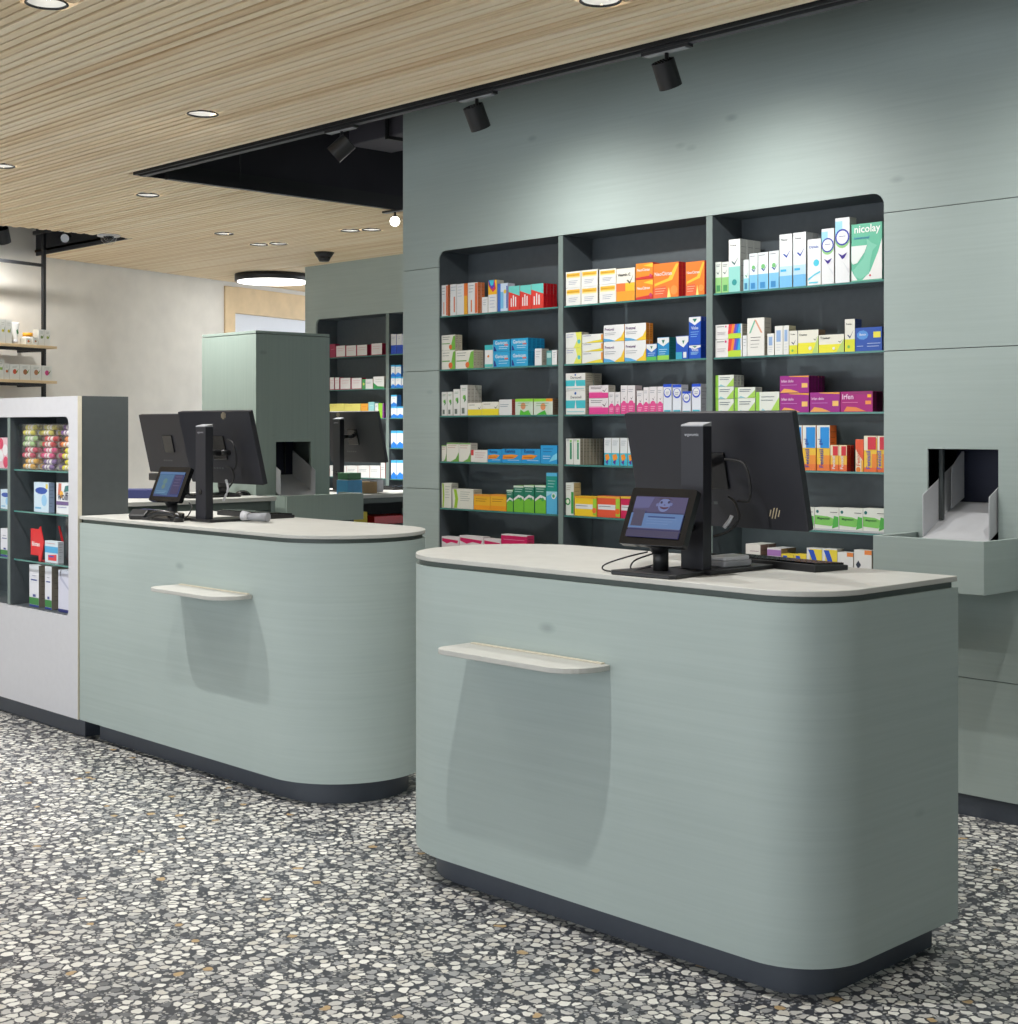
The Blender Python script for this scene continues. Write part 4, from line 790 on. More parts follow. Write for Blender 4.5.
m_ = MB(); m_.box(-8.6, -7.6, 5.87, 7.55, 0.985, 1.01, WORKTOP); m_.build('worktop', t, bevel=0.002)
m_ = MB(); m_.box(-7.66, -7.62, 5.89, 7.5, 0.95, 0.985, GAPGREY); m_.box(-8.58, -8.56, 5.89, 7.5, 0, 0.985, DARKSIDE); m_.box(-8.56, -7.64, 5.89, 7.5, 0.78, 0.80, DARKSIDE); m_.build('under_frame', t)
m_ = MB(); m_.box(-8.56, -7.62, 5.87, 5.89, 0, 0.95, DARKSIDE); m_.box(-8.56, -7.62, 7.48, 7.5, 0, 0.95, DARKSIDE); m_.build('end_panel', t)

# ================================================================== TILL EQUIPMENT
def monitor(loc, rot, wd, ht, label, mark=None, emblem=True, group='black monitors seen from behind'):
    t = lthing('monitor', label, 'monitor', loc, rot, group)
    m_ = MB(); m_.prism(rrect(-wd / 2, wd / 2, 0, ht, 0.006), -0.014, 0.010, 'y', NAVYB); bs = m_.build('back_shell', t, bevel=0.002)
    m_ = MB(); m_.box(-wd / 2 + 0.006, wd / 2 - 0.006, 0.0102, 0.0108, 0.014, ht - 0.006, BLACKG); m_.build('screen', t)
    m_ = MB(); m_.box(-0.055, 0.055, -0.021, -0.0142, ht * .5 - 0.055, ht * .5 + 0.055, BLACKG); m_.build('mount_plate', t, bevel=0.002)
    if emblem:
        m_ = MB(); ex, ez = mark
        for k in range(4):
            x = ex + (k - 1.5) * 0.010; h = 0.020 if k in (0, 3) else 0.032
            y = -0.0146
            m_.face([(x - h * .2, y, ez - h / 2), (x - h * .2 + .0035, y, ez - h / 2), (x + h * .2 + .0035, y, ez + h / 2), (x + h * .2, y, ez + h / 2)], BRONZE)
        m_.build('emblem', bs, fix=False)
    # row of ports
    m_ = MB()
    for k in range(5): m_.box(-0.10 + k * 0.022, -0.086 + k * 0.022, -0.0152, -0.0141, ht * .2, ht * .2 + 0.008, DARKSIDE)
    m_.build('port', bs)
    return t
def stand(loc, h, label, rz=0.0, base=(-0.09, 0.075, -0.01, 0.29), arm=None, group='black till stands'):
    """upright till pole with a sloping cap; local x across, y towards the staff"""
    t = lthing('till_stand', label, 'stand', loc, (0, 0, rz), group)
    m_ = MB(); a, b, c, d = base; m_.box(a, b, c, d, 0, 0.012, BLACKM); m_.build('base_plate', t, bevel=0.002)
    m_ = MB(); m_.box(-0.04, 0.04, 0.0, 0.038, 0.012, h, NAVYB); m_.box(-0.0385, 0.0385, 0.0381, 0.040, 0.02, h - .01, BLACKG); po = m_.build('pole', t, bevel=0.003)
    m_ = MB(); m_.faces([(-.04, 0, h), (.04, 0, h), (.04, .038, h), (-.04, .038, h), (-.04, .0, h + .004), (.04, .0, h + .004), (.04, .038, h + .012), (-.04, .038, h + .012)], [(0, 3, 2, 1), (4, 5, 6, 7), (0, 1, 5, 4), (1, 2, 6, 5), (2, 3, 7, 6), (3, 0, 4, 7)], GREYP); m_.build('cap', t)
    m_ = MB(); V, F, hh = text_polys('ergonomic'); m_.faces([(-0.026 + vx * 0.05, -0.0006, h - 0.03 + vy * 0.05) for vx, vy in V], F, GREYP); 
    m_.build('lettering', po, fix=False)
    if arm:
        x1, y1, z1 = arm
        m_ = MB(); m_.cyl((0.0, 0.03, z1), (x1 * .5, (0.04 + y1) / 2 + .004, z1), 0.014, BLACKP); m_.cyl((x1 * .5, (0.04 + y1) / 2 + .004, z1), (x1, y1, z1), 0.013, BLACKP); m_.build('arm', t)
    m_ = MB(); m_.cyl((0.0, -0.004, 0.13), (0.0, 0.0, 0.13), 0.012, BLACKG); m_.build('cable_port', t)
    return t
def tablet(loc, rz, tilt, wd, ht, kind, label):
    """customer display on a foot; local -y faces the customer"""
    t = lthing('customer_display', label, 'display', loc, (0, 0, rz), 'small customer displays')
    z0 = 0.085; ct, st = math.cos(tilt), math.sin(tilt)
    def P(x, u, n): return (x, u * st + n * ct, z0 + u * ct - n * st)     # u up the screen, n into the body
    def tp(m_, poly, n0, n1, mat, col=None):
        k = len(poly); V = [P(x, u, n0) for x, u in poly] + [P(x, u, n1) for x, u in poly]
        m_.faces(V, [tuple(range(k)), tuple(range(k, 2 * k))[::-1]] + [(i, (i + 1) % k, k + (i + 1) % k, k + i) for i in range(k)], mat, col)
    m_ = MB(); tp(m_, rrect(-wd / 2, wd / 2, 0, ht, 0.008), 0.0, 0.022, BLACKG); hs = m_.build('housing', t, bevel=0.001)
    S = screen_mat('display_' + kind, kind)
    m_ = MB(); bz = 0.022; W = wd - 2 * bz; H = ht - 2 * bz - .004
    def Q(x, z, q): return P(-W / 2 + x, bz + z, -0.0006 - q)
    prog = ([('r', 0, 0, 1, 1, (70, 70, 110)), ('r', 0, .62, 1, 1, (96, 90, 130)), ('p', [(0, .7), (.3, .72), (.36, .98), (0, .98)], (112, 112, 160)), ('c', .58, .8, .17, (134, 146, 198)), ('c', .45, .8, .04, (124, 132, 186)), ('c', .71, .82, .04, (124, 132, 186)), ('c', .52, .86, .032, (50, 48, 90)), ('c', .66, .87, .032, (50, 48, 90)), ('c', .59, .8, .02, (104, 96, 140)), ('p', [(.5, .76), (.54, .71), (.6, .69), (.66, .71), (.69, .76), (.6, .74)], (96, 60, 84)), ('p', [(.44, .93), (.5, .97), (.66, .97), (.72, .93), (.58, .95)], (90, 74, 96)), ('r', .0, .22, 1, .58, (110, 146, 200)), ('r', .04, .26, .26, .66, (88, 84, 110)), ('r', .34, .48, .86, .51, (60, 80, 140)), ('l', .34, .44, .9, 3, .06, (130, 160, 210)), ('r', 0, 0, 1, .16, (80, 76, 108)), ('l', .0, .2, 1, 1, .03, (120, 120, 160))] if kind == 'baby' else
            [('r', 0, 0, 1, 1, (64, 84, 140)), ('p', [(0, .1), (.55, .05), (.6, .95), (0, .95)], (84, 130, 170)), ('c', .3, .62, .12, (110, 150, 150)), ('c', .3, .4, .1, (120, 150, 140)), ('r', .64, .1, .96, .9, (70, 66, 112)), ('l', .68, .8, .94, 4, .12, (120, 110, 150)), ('l', .08, .2, .5, 2, .06, (150, 190, 220)), ('r', 0, .9, 1, 1, (100, 140, 190))])
    draw(m_, prog, W, H, Q, S); m_.build('screen', hs, fix=False)
    m_ = MB(); m_.cyl((0, 0.05, 0.012), (0, 0.05, 0.075), 0.022, BLACKP); m_.cyl((0, 0.05, 0.075), P(0, 0.03, 0.022), 0.03, BLACKP); m_.build('neck', t)
    m_ = MB(); m_.prism([(-.115, -.03), (-.1, -.045), (.1, -.045), (.115, -.03), (.1, .12), (.05, .15), (-.05, .15), (-.1, .12)], 0, 0.012, 'z', BLACKP); m_.build('foot', t, bevel=0.003)
    return t
def keyboard(loc, rz, label, wd=0.44, dp=0.145, group='black keyboards'):
    t = lthing('keyboard', label, 'keyboard', loc, (0, 0, rz), group)
    m_ = MB(); m_.prism([(-dp / 2, 0), (dp / 2, 0), (dp / 2, 0.022), (-dp / 2, 0.014)], -wd / 2, wd / 2, 'x', BLACKP); m_.build('case', t, bevel=0.002)
    # local y: back edge (raised) at +dp/2
    m_ = MB(); nx = 21; ny = 6
    for j in range(ny):
        for i in range(nx):
            if j == 0 and 4 <= i <= 8:
                if i > 4: continue
                x0 = -wd / 2 + 0.01 + i * (wd - .02) / nx; x1 = x0 + 5 * (wd - .02) / nx - .003
            else:
                x0 = -wd / 2 + 0.01 + i * (wd - .02) / nx; x1 = x0 + (wd - .02) / nx - .003
            y0 = -dp / 2 + 0.008 + j * (dp - .016) / ny; y1 = y0 + (dp - .016) / ny - .003
            z = 0.014 + 0.008 * (y0 + dp / 2) / dp
            m_.box(x0, x1, y0, y1, z, z + 0.006, BLACKG)
    o = m_.build('keys', t, fix=False); o['kind'] = 'stuff'
    return t
def cables(name, label, paths, r=0.003, mat=None):
    m_ = MB()
    for p in paths: m_.tube(p, r, mat or RUBBER)
    return tag(m_.build(name, loc=paths[0][0]), label, 'cable')

# -- right counter
ZT1 = 1.04
stand((-2.607, 3.212, ZT1), 0.415, 'black upright till stand on the right counter', arm=(-0.07, 0.148, 0.30))
monitor((-2.672, 3.44, 1.162), (R(13.5), 0, 0), 0.62, 0.345, 'large black monitor seen from behind on the right counter', mark=(0.2, 0.05))
tablet((-2.645, 3.075, ZT1), R(3), R(24), 0.225, 0.170, 'baby', 'small lit customer display on the right counter, showing a smiling child')
keyboard((-2.59, 3.575, ZT1), R(174), 'black keyboard under the monitor on the right counter')
t = lthing('card_reader', 'small pale grey card reader on the base of the right till stand', 'card reader', (-2.60, 3.37, ZT1 + 0.0125), (0, 0, R(-4)))
m_ = MB(); m_.prism(rrect(-.04, .04, -.06, .06, .01), 0, .018, 'z', GREYP); m_.build('body', t, bevel=.003)
m_ = MB(); m_.prism(rrect(-.035, .035, -.055, .055, .01), .0182, .03, 'z', WHITEP); m_.build('lid', t, bevel=.003)
cables('display_cable', 'dark looped cable beside the foot of the right customer display', [[(-2.70, 3.13, 1.10), (-2.75, 3.10, 1.085), (-2.80, 3.06, 1.062), (-2.80, 3.02 + .04, 1.046), (-2.74, 3.07, 1.046), (-2.68, 3.12, 1.06)], [(-2.69, 3.14, 1.095), (-2.76, 3.14, 1.07), (-2.73, 3.1, 1.05), (-2.66, 3.13, 1.07)]], 0.0025)
cables('monitor_cable', 'black cable drooping from the rear of the right monitor to its stand', [[(-2.60, 3.37, 1.25), (-2.56, 3.35, 1.235), (-2.54, 3.34, 1.19), (-2.57, 3.33, 1.155), (-2.60, 3.30, 1.14)], [(-2.60, 3.352, 1.36), (-2.53, 3.345, 1.35), (-2.51, 3.35, 1.30), (-2.52, 3.36, 1.245), (-2.56, 3.36, 1.24)]], 0.004)
cables('plug_cable', 'short white cable behind the right till stand', [[(-2.565, 3.34, 1.20), (-2.57, 3.335, 1.185), (-2.585, 3.33, 1.165)]], 0.006, WHITEP)
# -- left counter
stand((-5.53, 3.432, ZT1), 0.415, 'black upright till stand on the left counter', arm=(0.0, 0.148, 0.30), base=(-0.07, 0.09, -0.01, 0.29))
monitor((-5.655, 3.66, 1.202), (R(13.5), 0, 0), 0.585, 0.335, 'black monitor seen from behind on the left counter', mark=(0.085, 0.315))
tablet((-5.735, 3.37, ZT1), R(8), R(24), 0.215, 0.165, 'leaf', 'small lit customer display on the left counter, with a blue screen')
keyboard((-5.70, 3.83, ZT1), R(178), 'black keyboard lying behind the left till stand')
t = lthing('scanner', 'pale grey hand scanner lying beside the left till stand', 'scanner', (-5.36, 3.60, ZT1), (0, 0, R(200)))
m_ = MB(); m_.cyl((-.07, 0, .022), (.03, 0, .022), .02, GREYP, r1=.016); m_.build('grip', t); m_ = MB(); m_.cyl((.03, 0, .024), (.065, 0, .026), .018, WHITEP, r1=.022); m_.build('head', t)
t = lthing('card_terminal', 'black handheld payment terminal at the left end of the left counter', 'card terminal', (-5.905, 3.385, ZT1), (0, 0, R(-58)))
m_ = MB(); m_.prism([(-.09, 0), (.09, 0), (.1, .02), (.06, .045), (-.09, .032)], -.04, .04, 'x', BLACKP)
m_.v = [(p[1], -p[0] if False else p[0], p[2]) for p in m_.v]; m_.build('body', t, bevel=.004)
m_ = MB(); m_.face([(-.03, -.03, .0425), (.03, -.03, .0425), (.03, .03, .0385), (-.03, .03, .0385)], BLUEP); m_.build('screen', t, fix=False)
m_ = MB()
for i in range(4):
    for j in range(3): m_.box(-.085 + i * .013, -.077 + i * .013, -.026 + j * .02, -.012 + j * .02, .0325, .0365, (REDP if (i, j) == (0, 0) else GREYP))
m_.build('keypad', t, fix=False)
t = lthing('phone_handset', 'dark curved handset lying under the left customer display', 'handset', (-5.66, 3.33, ZT1), (0, 0, R(15)))
m_ = MB(); m_.tube([(-.09, 0, .02), (-.05, 0, .034), (0, 0, .038), (.05, 0, .034), (.09, 0, .02)], .014, BLACKG, seg=10); m_.build('grip', t)
m_ = MB(); m_.cyl((.085, 0, .0), (.09, 0, .04), .022, BLACKG); m_.build('earpiece', t)
cables('monitor_cable', 'black cables hanging at the rear of the left monitor', [[(-5.56, 3.58, 1.28), (-5.48, 3.56, 1.27), (-5.46, 3.555, 1.22), (-5.50, 3.54, 1.17)], [(-5.53, 3.57, 1.40), (-5.47, 3.56, 1.38), (-5.46, 3.57, 1.30), (-5.50, 3.58, 1.26)]], .004)
cables('plug_cable', 'white cable beside the left till stand', [[(-5.51, 3.55, 1.22), (-5.48, 3.54, 1.18), (-5.5, 3.53, 1.13)]], .006, WHITEP)
cables('display_cable', 'dark cable curling down from the left customer display', [[(-5.62, 3.43, 1.12), (-5.58, 3.42, 1.10), (-5.59, 3.40, 1.06), (-5.62, 3.38, 1.046)]], .003)
# -- far desk in front of the tower
ZD = 1.025
monitor((-8.06, 4.83, 1.172), (R(13), 0, 0), 0.6, 0.375, 'dark monitor on the far desk, half hidden by the left monitor', mark=(0, 0.3), emblem=False)
t = lthing('desk_monitor_foot', 'black foot carrying the half-hidden monitor on the far desk', 'stand', (-8.06, 4.85, ZD), (0, 0, 0), None)
m_ = MB(); m_.prism(rrect(-.12, .12, -.09, .1, .03), 0, .01, 'z', BLACKM); m_.build('base_plate', t, bevel=.002); m_ = MB(); m_.box(-.03, .03, .03, .055, .01, .30, BLACKM); m_.box(-.04, .04, -.02, .03, .26, .30, BLACKM); m_.build('column', t)
m_ = MB(); m_.box(-.31, -.08, -.04, .03, .09, .135, BLACKM); m_.box(-.08, -.03, .03, .05, .1, .12, BLACKM); m_.build('side_shelf', t, bevel=.004)
t = lthing('desk_scanner', 'round black scanner pedestal on the far desk, seen under the left monitor', 'scanner', (-7.93, 5.09, ZD), (0, 0, 0))
m_ = MB(); m_.cyl((0, 0, 0), (0, 0, .012), .05, BLACKP); m_.cyl((0, 0, .012), (0, 0, .05), .03, BLACKP, r1=.035); m_.build('pedestal', t); m_ = MB(); m_.cyl((0, 0, .05), (0, 0, .13), .038, BLACKP); m_.build('head', t)
keyboard((-7.72, 4.86, ZD), R(90), 'black keyboard on the far desk in front of the tower', wd=.36, dp=.13)
t = lthing('computer_mouse', 'black computer mouse on the far desk in front of the tower', 'mouse', (-7.79, 5.14, ZD), (0, 0, R(70)))
m_ = MB(); prof = [(0.055, 0.0, .0), (0.05, .012, 0), (.035, .026, 0), (.015, .033, 0)]
V = []; n = 16
for r, z, _ in prof: V += [(r * math.cos(2 * math.pi * i / n), r * .6 * math.sin(2 * math.pi * i / n), z) for i in range(n)]
V.append((0, 0, .034)); F = [(a * n + i, a * n + (i + 1) % n, (a + 1) * n + (i + 1) % n, (a + 1) * n + i) for a in range(3) for i in range(n)] + [(3 * n + i, 3 * n + (i + 1) % n, 4 * n) for i in range(n)]
m_.faces(V, F, BLACKG, None, True); m_.build('body', t); m_ = MB(); m_.cyl((.02, -.003, .03), (.02, .003, .03), .006, GREYP); m_.build('wheel', t)
t = lthing('ring_binder', 'dark blue binder lying on the far desk beside the half-hidden monitor', 'binder', (-8.10, 4.42, ZD), (0, 0, R(50)))
m_ = MB(); m_.box(-.32, .32, -.12, .12, 0, .004, BLUEP); m_.box(-.32, .32, -.12, .12, .046, .05, BLUEP); m_.box(-.32, .32, -.124, -.12, 0, .05, BLUEP); m_.build('cover', t); m_ = MB(); m_.box(-.31, .31, -.118, .11, .004, .046, PAPER); m_.build('pages', t)
# -- far desk past the tower
ZD = 1.01
monitor((-8.06, 6.28, 1.215), (R(13), 0, 0), 0.62, 0.36, 'dark monitor on the desk past the tower, in front of the distant shelves', mark=(-0.13, .34))
stand((-8.09, 6.10, ZD), 0.50, 'black till stand carrying the distant monitor past the tower', base=(-.1, .08, -.02, .18), arm=(0.03, 0.128, 0.38))
keyboard((-8.1, 6.75, ZD), R(95), 'black keyboard on the desk past the tower', wd=.42)
def smallbox(name, loc, w_, d_, h_, mat, label, cat='box', rz=0.0, lid=None):
    m_ = MB(); m_.box(-w_ / 2, w_ / 2, -d_ / 2, d_ / 2, 0, h_, mat)
    if lid: m_.box(-w_ / 2 + .004, w_ / 2 - .004, -d_ / 2 + .004, d_ / 2 - .004, h_, h_ + .003, lid)
    o = m_.build(name, bevel=.002); o.location = loc; o.rotation_euler = (0, 0, rz)
    return tag(o, label, cat)
SKY = plain('sky_blue_card', (70, 150, 200), .5); TAN = plain('brown_card', (176, 146, 104), .7); GRN = plain('green_card', (60, 120, 76), .5); PNK = plain('dull_pink_card', (180, 120, 130), .5)
smallbox('carton', (-7.72, 5.93, ZD), .12, .12, .095, SKY, 'sky blue carton at the end of the desk past the tower', rz=R(90), lid=PAPER)
smallbox('carton', (-7.72, 5.93, ZD + .0985), .11, .11, .045, GRN, 'flat green carton lying on the sky blue carton', rz=R(90))
smallbox('carton', (-7.78, 6.10, ZD), .13, .12, .078, TAN, 'plain brown cardboard carton on the desk past the tower', rz=R(90))
smallbox('carton', (-7.87, 6.03, ZD), .07, .08, .135, PNK, 'dull pink carton behind the brown cardboard carton', rz=R(90))
smallbox('label_printer', (-7.93, 6.28, ZD), .12, .12, .085, GREYP, 'grey label printer beside the distant keyboard', 'printer', rz=R(90), lid=BLACKP)
m_ = MB(); m_.box(-.15, .15, -.1, .1, 0, .002, PAPER); o = m_.build('paper_sheet'); o.location = (-7.80, 6.55, ZD); o.rotation_euler = (0, 0, R(80)); tag(o, 'white sheet of paper on the desk past the tower', 'paper')
for (yy, hh, ww, mt, lb, nm) in ((5.98, .09, .14, plain('yellow_card', (220, 196, 40), .5), 'yellow carton under the desk past the tower', 'carton'), (6.28, .055, .34, REDP, 'red folder lying under the desk past the tower', 'folder'), (6.58, .09, .14, GREYP, 'pale grey carton under the desk past the tower', 'carton')):
    smallbox(nm, (-7.78, yy, .801), ww, .2, hh, mt, lb, 'folder' if nm == 'folder' else 'box', rz=R(90))

# ================================================================== STOCK ON THE SHELVES
ORDW = {'top': 'top shelf', 'second': 'second shelf', 'third': 'third shelf', 'fourth': 'fourth shelf', 'fifth': 'fifth shelf', 'bottom': 'bottom shelf'}
def stack_word(j, n): return '' if n == 1 else (', upper' if j == n - 1 else (', lower' if j == 0 else ', middle one'))
def stock(data, yf, bays, maxd, far=False):
    for bay, shelf, z, row in data:
        b0, b1 = bays[bay]; where = ('rear wall, ' if far else '') + bay + ' bay'
        for i, (xa, xb, tops, st, side, nb) in enumerate(row):
            xa, xb = xa / 1000.0, xb / 1000.0
            w_ = xb - xa
            if xa < b0 + 0.006: xa = b0 + 0.006
            xb = min(xb, b1 - 0.005)
            if xb - xa < 0.03 and w_ > 0.03: xb = xa + 0.03
            if xb - xa < 0.02: continue
            zs = [0] + [t / 1000.0 for t in tops]
            dep = min(max(side / 1000.0, 0.05), maxd); n = max(nb, 0) + 1
            if nb == 0: dep = min(max(dep, 0.05), .075)
            th = dep / n
            for j in range(len(tops)):
                h = zs[j + 1] - zs[j] - 0.0008
                for q in range(n):
                    look = ST[st][0]
                    lab = '%s box, %s from left%s, %s, %s' % (look, ORD[i], stack_word(j, len(tops)), ORDW[shelf], where)
                    if q: lab = '%s box, %s behind %s from left%s, %s, %s' % (look.split()[0], ORD[q - 1], ORD[i], stack_word(j, len(tops)), ORDW[shelf], where)
                    carton(xa, yf + q * th + random.uniform(0, .001), z + zs[j] + 0.0006 * (j + 1), xb - xa, th - 0.0015, h, st, lab, 'cartons on the %s of the %s' % (ORDW[shelf], where))
MAIN_SHELVES = [
 ('left','top',2.033,[
  (-5758,-5695,[162],'w_orange',0,0),
  (-5677,-5628,[162],'w_thin',0,0),
  (-5625,-5544,[160],'w_orange2',0,0),
  (-5539,-5466,[160],'w_orange',23,1),
  (-5433,-5390,[80],'w_plain',0,0),
  (-5386,-5324,[162],'rainbow',28,0),
  (-5318,-5245,[140],'blue_white',0,0),
  (-5238,-5159,[121],'teal_red',0,0),
  (-5156,-5079,[120],'teal_red',0,0),
  (-5077,-4993,[121],'teal_red',94,3)]),
 ('left','second',1.755,[
  (-5764,-5638,[99,178],'green_leaf',43,1),
  (-5634,-5497,[94],'green_leaf',70,2),
  (-5412,-5353,[114],'teal_dot',0,0),
  (-5350,-5231,[77,137],'bright_blue',0,0),
  (-5221,-5101,[77,138],'bright_blue',117,3),
  (-5053,-5006,[82],'w_plain',0,0),
  (-4973,-4938,[69],'teal_plain',0,0),
  (-4935,-4902,[71],'w_plain',0,0)]),
 ('left','third',1.514,[
  (-5744,-5703,[124],'w_leaf',0,0),
  (-5698,-5658,[124],'w_leaf',0,0),
  (-5651,-5601,[137],'w_leaf',0,0),
  (-5597,-5544,[157],'w_leaf',101,3),
  (-5541,-5435,[64],'yellow_low',0,0),
  (-5432,-5310,[68],'yellow_low',0,0),
  (-5307,-5215,[78],'w_grey',21,1),
  (-5190,-5066,[80],'green_white',0,0),
  (-5061,-4931,[79],'green_white2',33,0)]),
 ('left','fourth',1.276,[
  (-5755,-5707,[85],'w_grass',0,0),
  (-5704,-5610,[98],'w_grass',0,0),
  (-5608,-5520,[97],'w_grass',0,0),
  (-5516,-5394,[62],'w_red',0,0),
  (-5391,-5288,[67],'blue_orange',0,0),
  (-5285,-5149,[70],'blue_orange',0,0),
  (-5147,-5015,[71],'blue_orange',0,0),
  (-5012,-4900,[90],'blue_wave',0,0)]),
 ('left','fifth',1.034,[
  (-5753,-5668,[129],'lime_left',0,0),
  (-5660,-5499,[101],'lime_left',61,0),
  (-5495,-5375,[78],'amber',0,0),
  (-5371,-5255,[82],'amber',0,0),
  (-5251,-5207,[108],'green_tall',0,0),
  (-5201,-5131,[131],'green_tall',0,0),
  (-5127,-5058,[135],'green_tall',0,0),
  (-5051,-4977,[137],'green_tall',0,0),
  (-4973,-4900,[199],'teal_tall',0,0)]),
 ('left','bottom',0.79,[
  (-5762,-5608,[95],'magenta_band',0,0),
  (-5604,-5424,[107],'magenta_band',0,0),
  (-5420,-5295,[101],'magenta_band',0,0),
  (-5291,-5106,[130],'magenta_top',0,0)]),
 ('middle','top',2.033,[
  (-4853,-4745,[84,161],'gold_band',0,0),
  (-4741,-4636,[83,161],'gold_band',60,1),
  (-4625,-4521,[86,156],'gold_band',0,0),
  (-4518,-4406,[151],'orange_check',0,0),
  (-4399,-4298,[91,165],'neo_small',0,0),
  (-4294,-4147,[156],'neo',42,1),
  (-4106,-4002,[149],'neo',0,0)]),
 ('middle','second',1.755,[
  (-4855,-4739,[74,149],'w_yel_teal',0,0),
  (-4735,-4603,[54,94,135],'w_yel_low',0,0),
  (-4597,-4470,[95,172],'w_curve',0,0),
  (-4466,-4338,[94,172],'w_curve',34,1),
  (-4335,-4274,[75],'crest_small',0,0),
  (-4270,-4203,[102],'crest_teal',0,0),
  (-4186,-4166,[43],'teal_plain',0,0),
  (-4163,-4092,[103],'crest_white',0,0),
  (-4088,-4023,[59,183],'crest_tall',32,1)]),
 ('middle','third',1.514,[
  (-4861,-4715,[112,196],'teal_band',115,1),
  (-4691,-4569,[75,135],'pink_check',0,0),
  (-4566,-4529,[103],'pink_low',0,0),
  (-4526,-4494,[102],'pink_low',0,0),
  (-4491,-4452,[132],'pink_low',0,0),
  (-4450,-4404,[131],'pink_low',0,0),
  (-4393,-4354,[106],'pink_low',0,0),
  (-4352,-4321,[121],'pink_low',0,0),
  (-4318,-4274,[122],'pink_low',0,0),
  (-4271,-4238,[122],'pink_low',0,0),
  (-4235,-4188,[132],'blue_circle',0,0),
  (-4181,-4132,[129],'blue_circle',0,0),
  (-4126,-4079,[98],'blue_circle',0,0),
  (-4072,-4023,[130],'blue_circle',28,0)]),
 ('middle','fourth',1.276,[
  (-4843,-4794,[123],'green_bars',0,0),
  (-4791,-4748,[123],'green_bars',160,6),
  (-4594,-4551,[128],'cyan_swirl',0,0),
  (-4548,-4500,[128],'cyan_swirl',0,0),
  (-4494,-4451,[128],'cyan_swirl',0,0),
  (-4448,-4406,[128],'cyan_swirl',0,0)]),
 ('middle','fifth',1.034,[
  (-4857,-4790,[155],'w_green_circle',0,0),
  (-4783,-4642,[94],'yellow_band',0,0),
  (-4637,-4496,[99],'red_band',0,0),
  (-4490,-4361,[102],'crimson_band',0,0)]),
 ('right','top',2.033,[
  (-3946,-3909,[135],'green_check',0,0),
  (-3906,-3870,[133],'green_check',0,0),
  (-3869,-3809,[226],'teal_check',146,2),
  (-3791,-3763,[133],'aqua_check',0,0),
  (-3760,-3717,[156],'blue_check',0,0),
  (-3714,-3663,[157],'blue_check',0,0),
  (-3658,-3609,[158],'blue_check',0,0),
  (-3605,-3542,[222],'blue_check_tall',0,0),
  (-3536,-3474,[223],'blue_check_tall',89,1),
  (-3466,-3402,[189],'aqua_drop',0,0),
  (-3398,-3339,[225],'ring_tall',0,0),
  (-3333,-3266,[262],'ring_tall',0,0),
  (-3257,-3118,[229],'nicolay',0,0)]),
 ('right','second',1.755,[
  (-3957,-3799,[78,140],'rainbow_lime',0,0),
  (-3795,-3774,[89],'w_plain',0,0),
  (-3771,-3683,[161],'chevron',0,0),
  (-3667,-3633,[91],'w_bluebars',0,0),
  (-3629,-3589,[121],'w_bluebars',0,0),
  (-3586,-3559,[121],'w_bluebars',0,0),
  (-3556,-3516,[97],'yellow_check',0,0),
  (-3513,-3414,[97],'yellow_half',0,0),
  (-3411,-3292,[73],'yellow_half',0,0),
  (-3288,-3242,[131],'yellow_check',0,0),
  (-3239,-3118,[94],'blue_oval',0,0)]),
 ('right','third',1.514,[
  (-3955,-3843,[61,113,163],'lime_diag',74,2),
  (-3838,-3730,[63,109],'lime_diag',0,0),
  (-3727,-3607,[88],'lime_diag',0,0),
  (-3603,-3460,[80,151],'purple',114,4),
  (-3454,-3312,[81],'purple',0,0),
  (-3308,-3160,[82],'purple2',74,2)]),
 ('right','fourth',1.276,[
  (-3564,-3494,[185],'tall_yb',0,0),
  (-3490,-3426,[185],'tall_yb',0,0),
  (-3421,-3359,[185],'tall_yb',0,0),
  (-3356,-3317,[105],'small_ro',0,0),
  (-3315,-3279,[105],'small_ro',54,1),
  (-3238,-3202,[129],'tube_ro',0,0),
  (-3199,-3141,[143],'large_ro',0,0),
  (-3138,-3104,[143],'large_ro',0,0)]),
 ('right','fifth',1.034,[
  (-3552,-3433,[90],'magn',0,0),
  (-3431,-3316,[93],'magn',0,0),
  (-3314,-3205,[95],'magn',0,0),
  (-3203,-3104,[98],'magn',0,0)]),
 ('right','bottom',0.79,[
  (-3779,-3703,[168],'triofan',112,1),
  (-3668,-3598,[157],'triofan2',108,1),
  (-3596,-3535,[137],'yb_diag',0,0),
  (-3532,-3472,[140],'yb_diag',0,0),
  (-3470,-3397,[169],'bisolvon',0,0),
  (-3395,-3324,[171],'bisolvon',0,0),
  (-3322,-3249,[161],'solmucol',0,0),
  (-3245,-3165,[175],'solmucol',0,0)]),
]
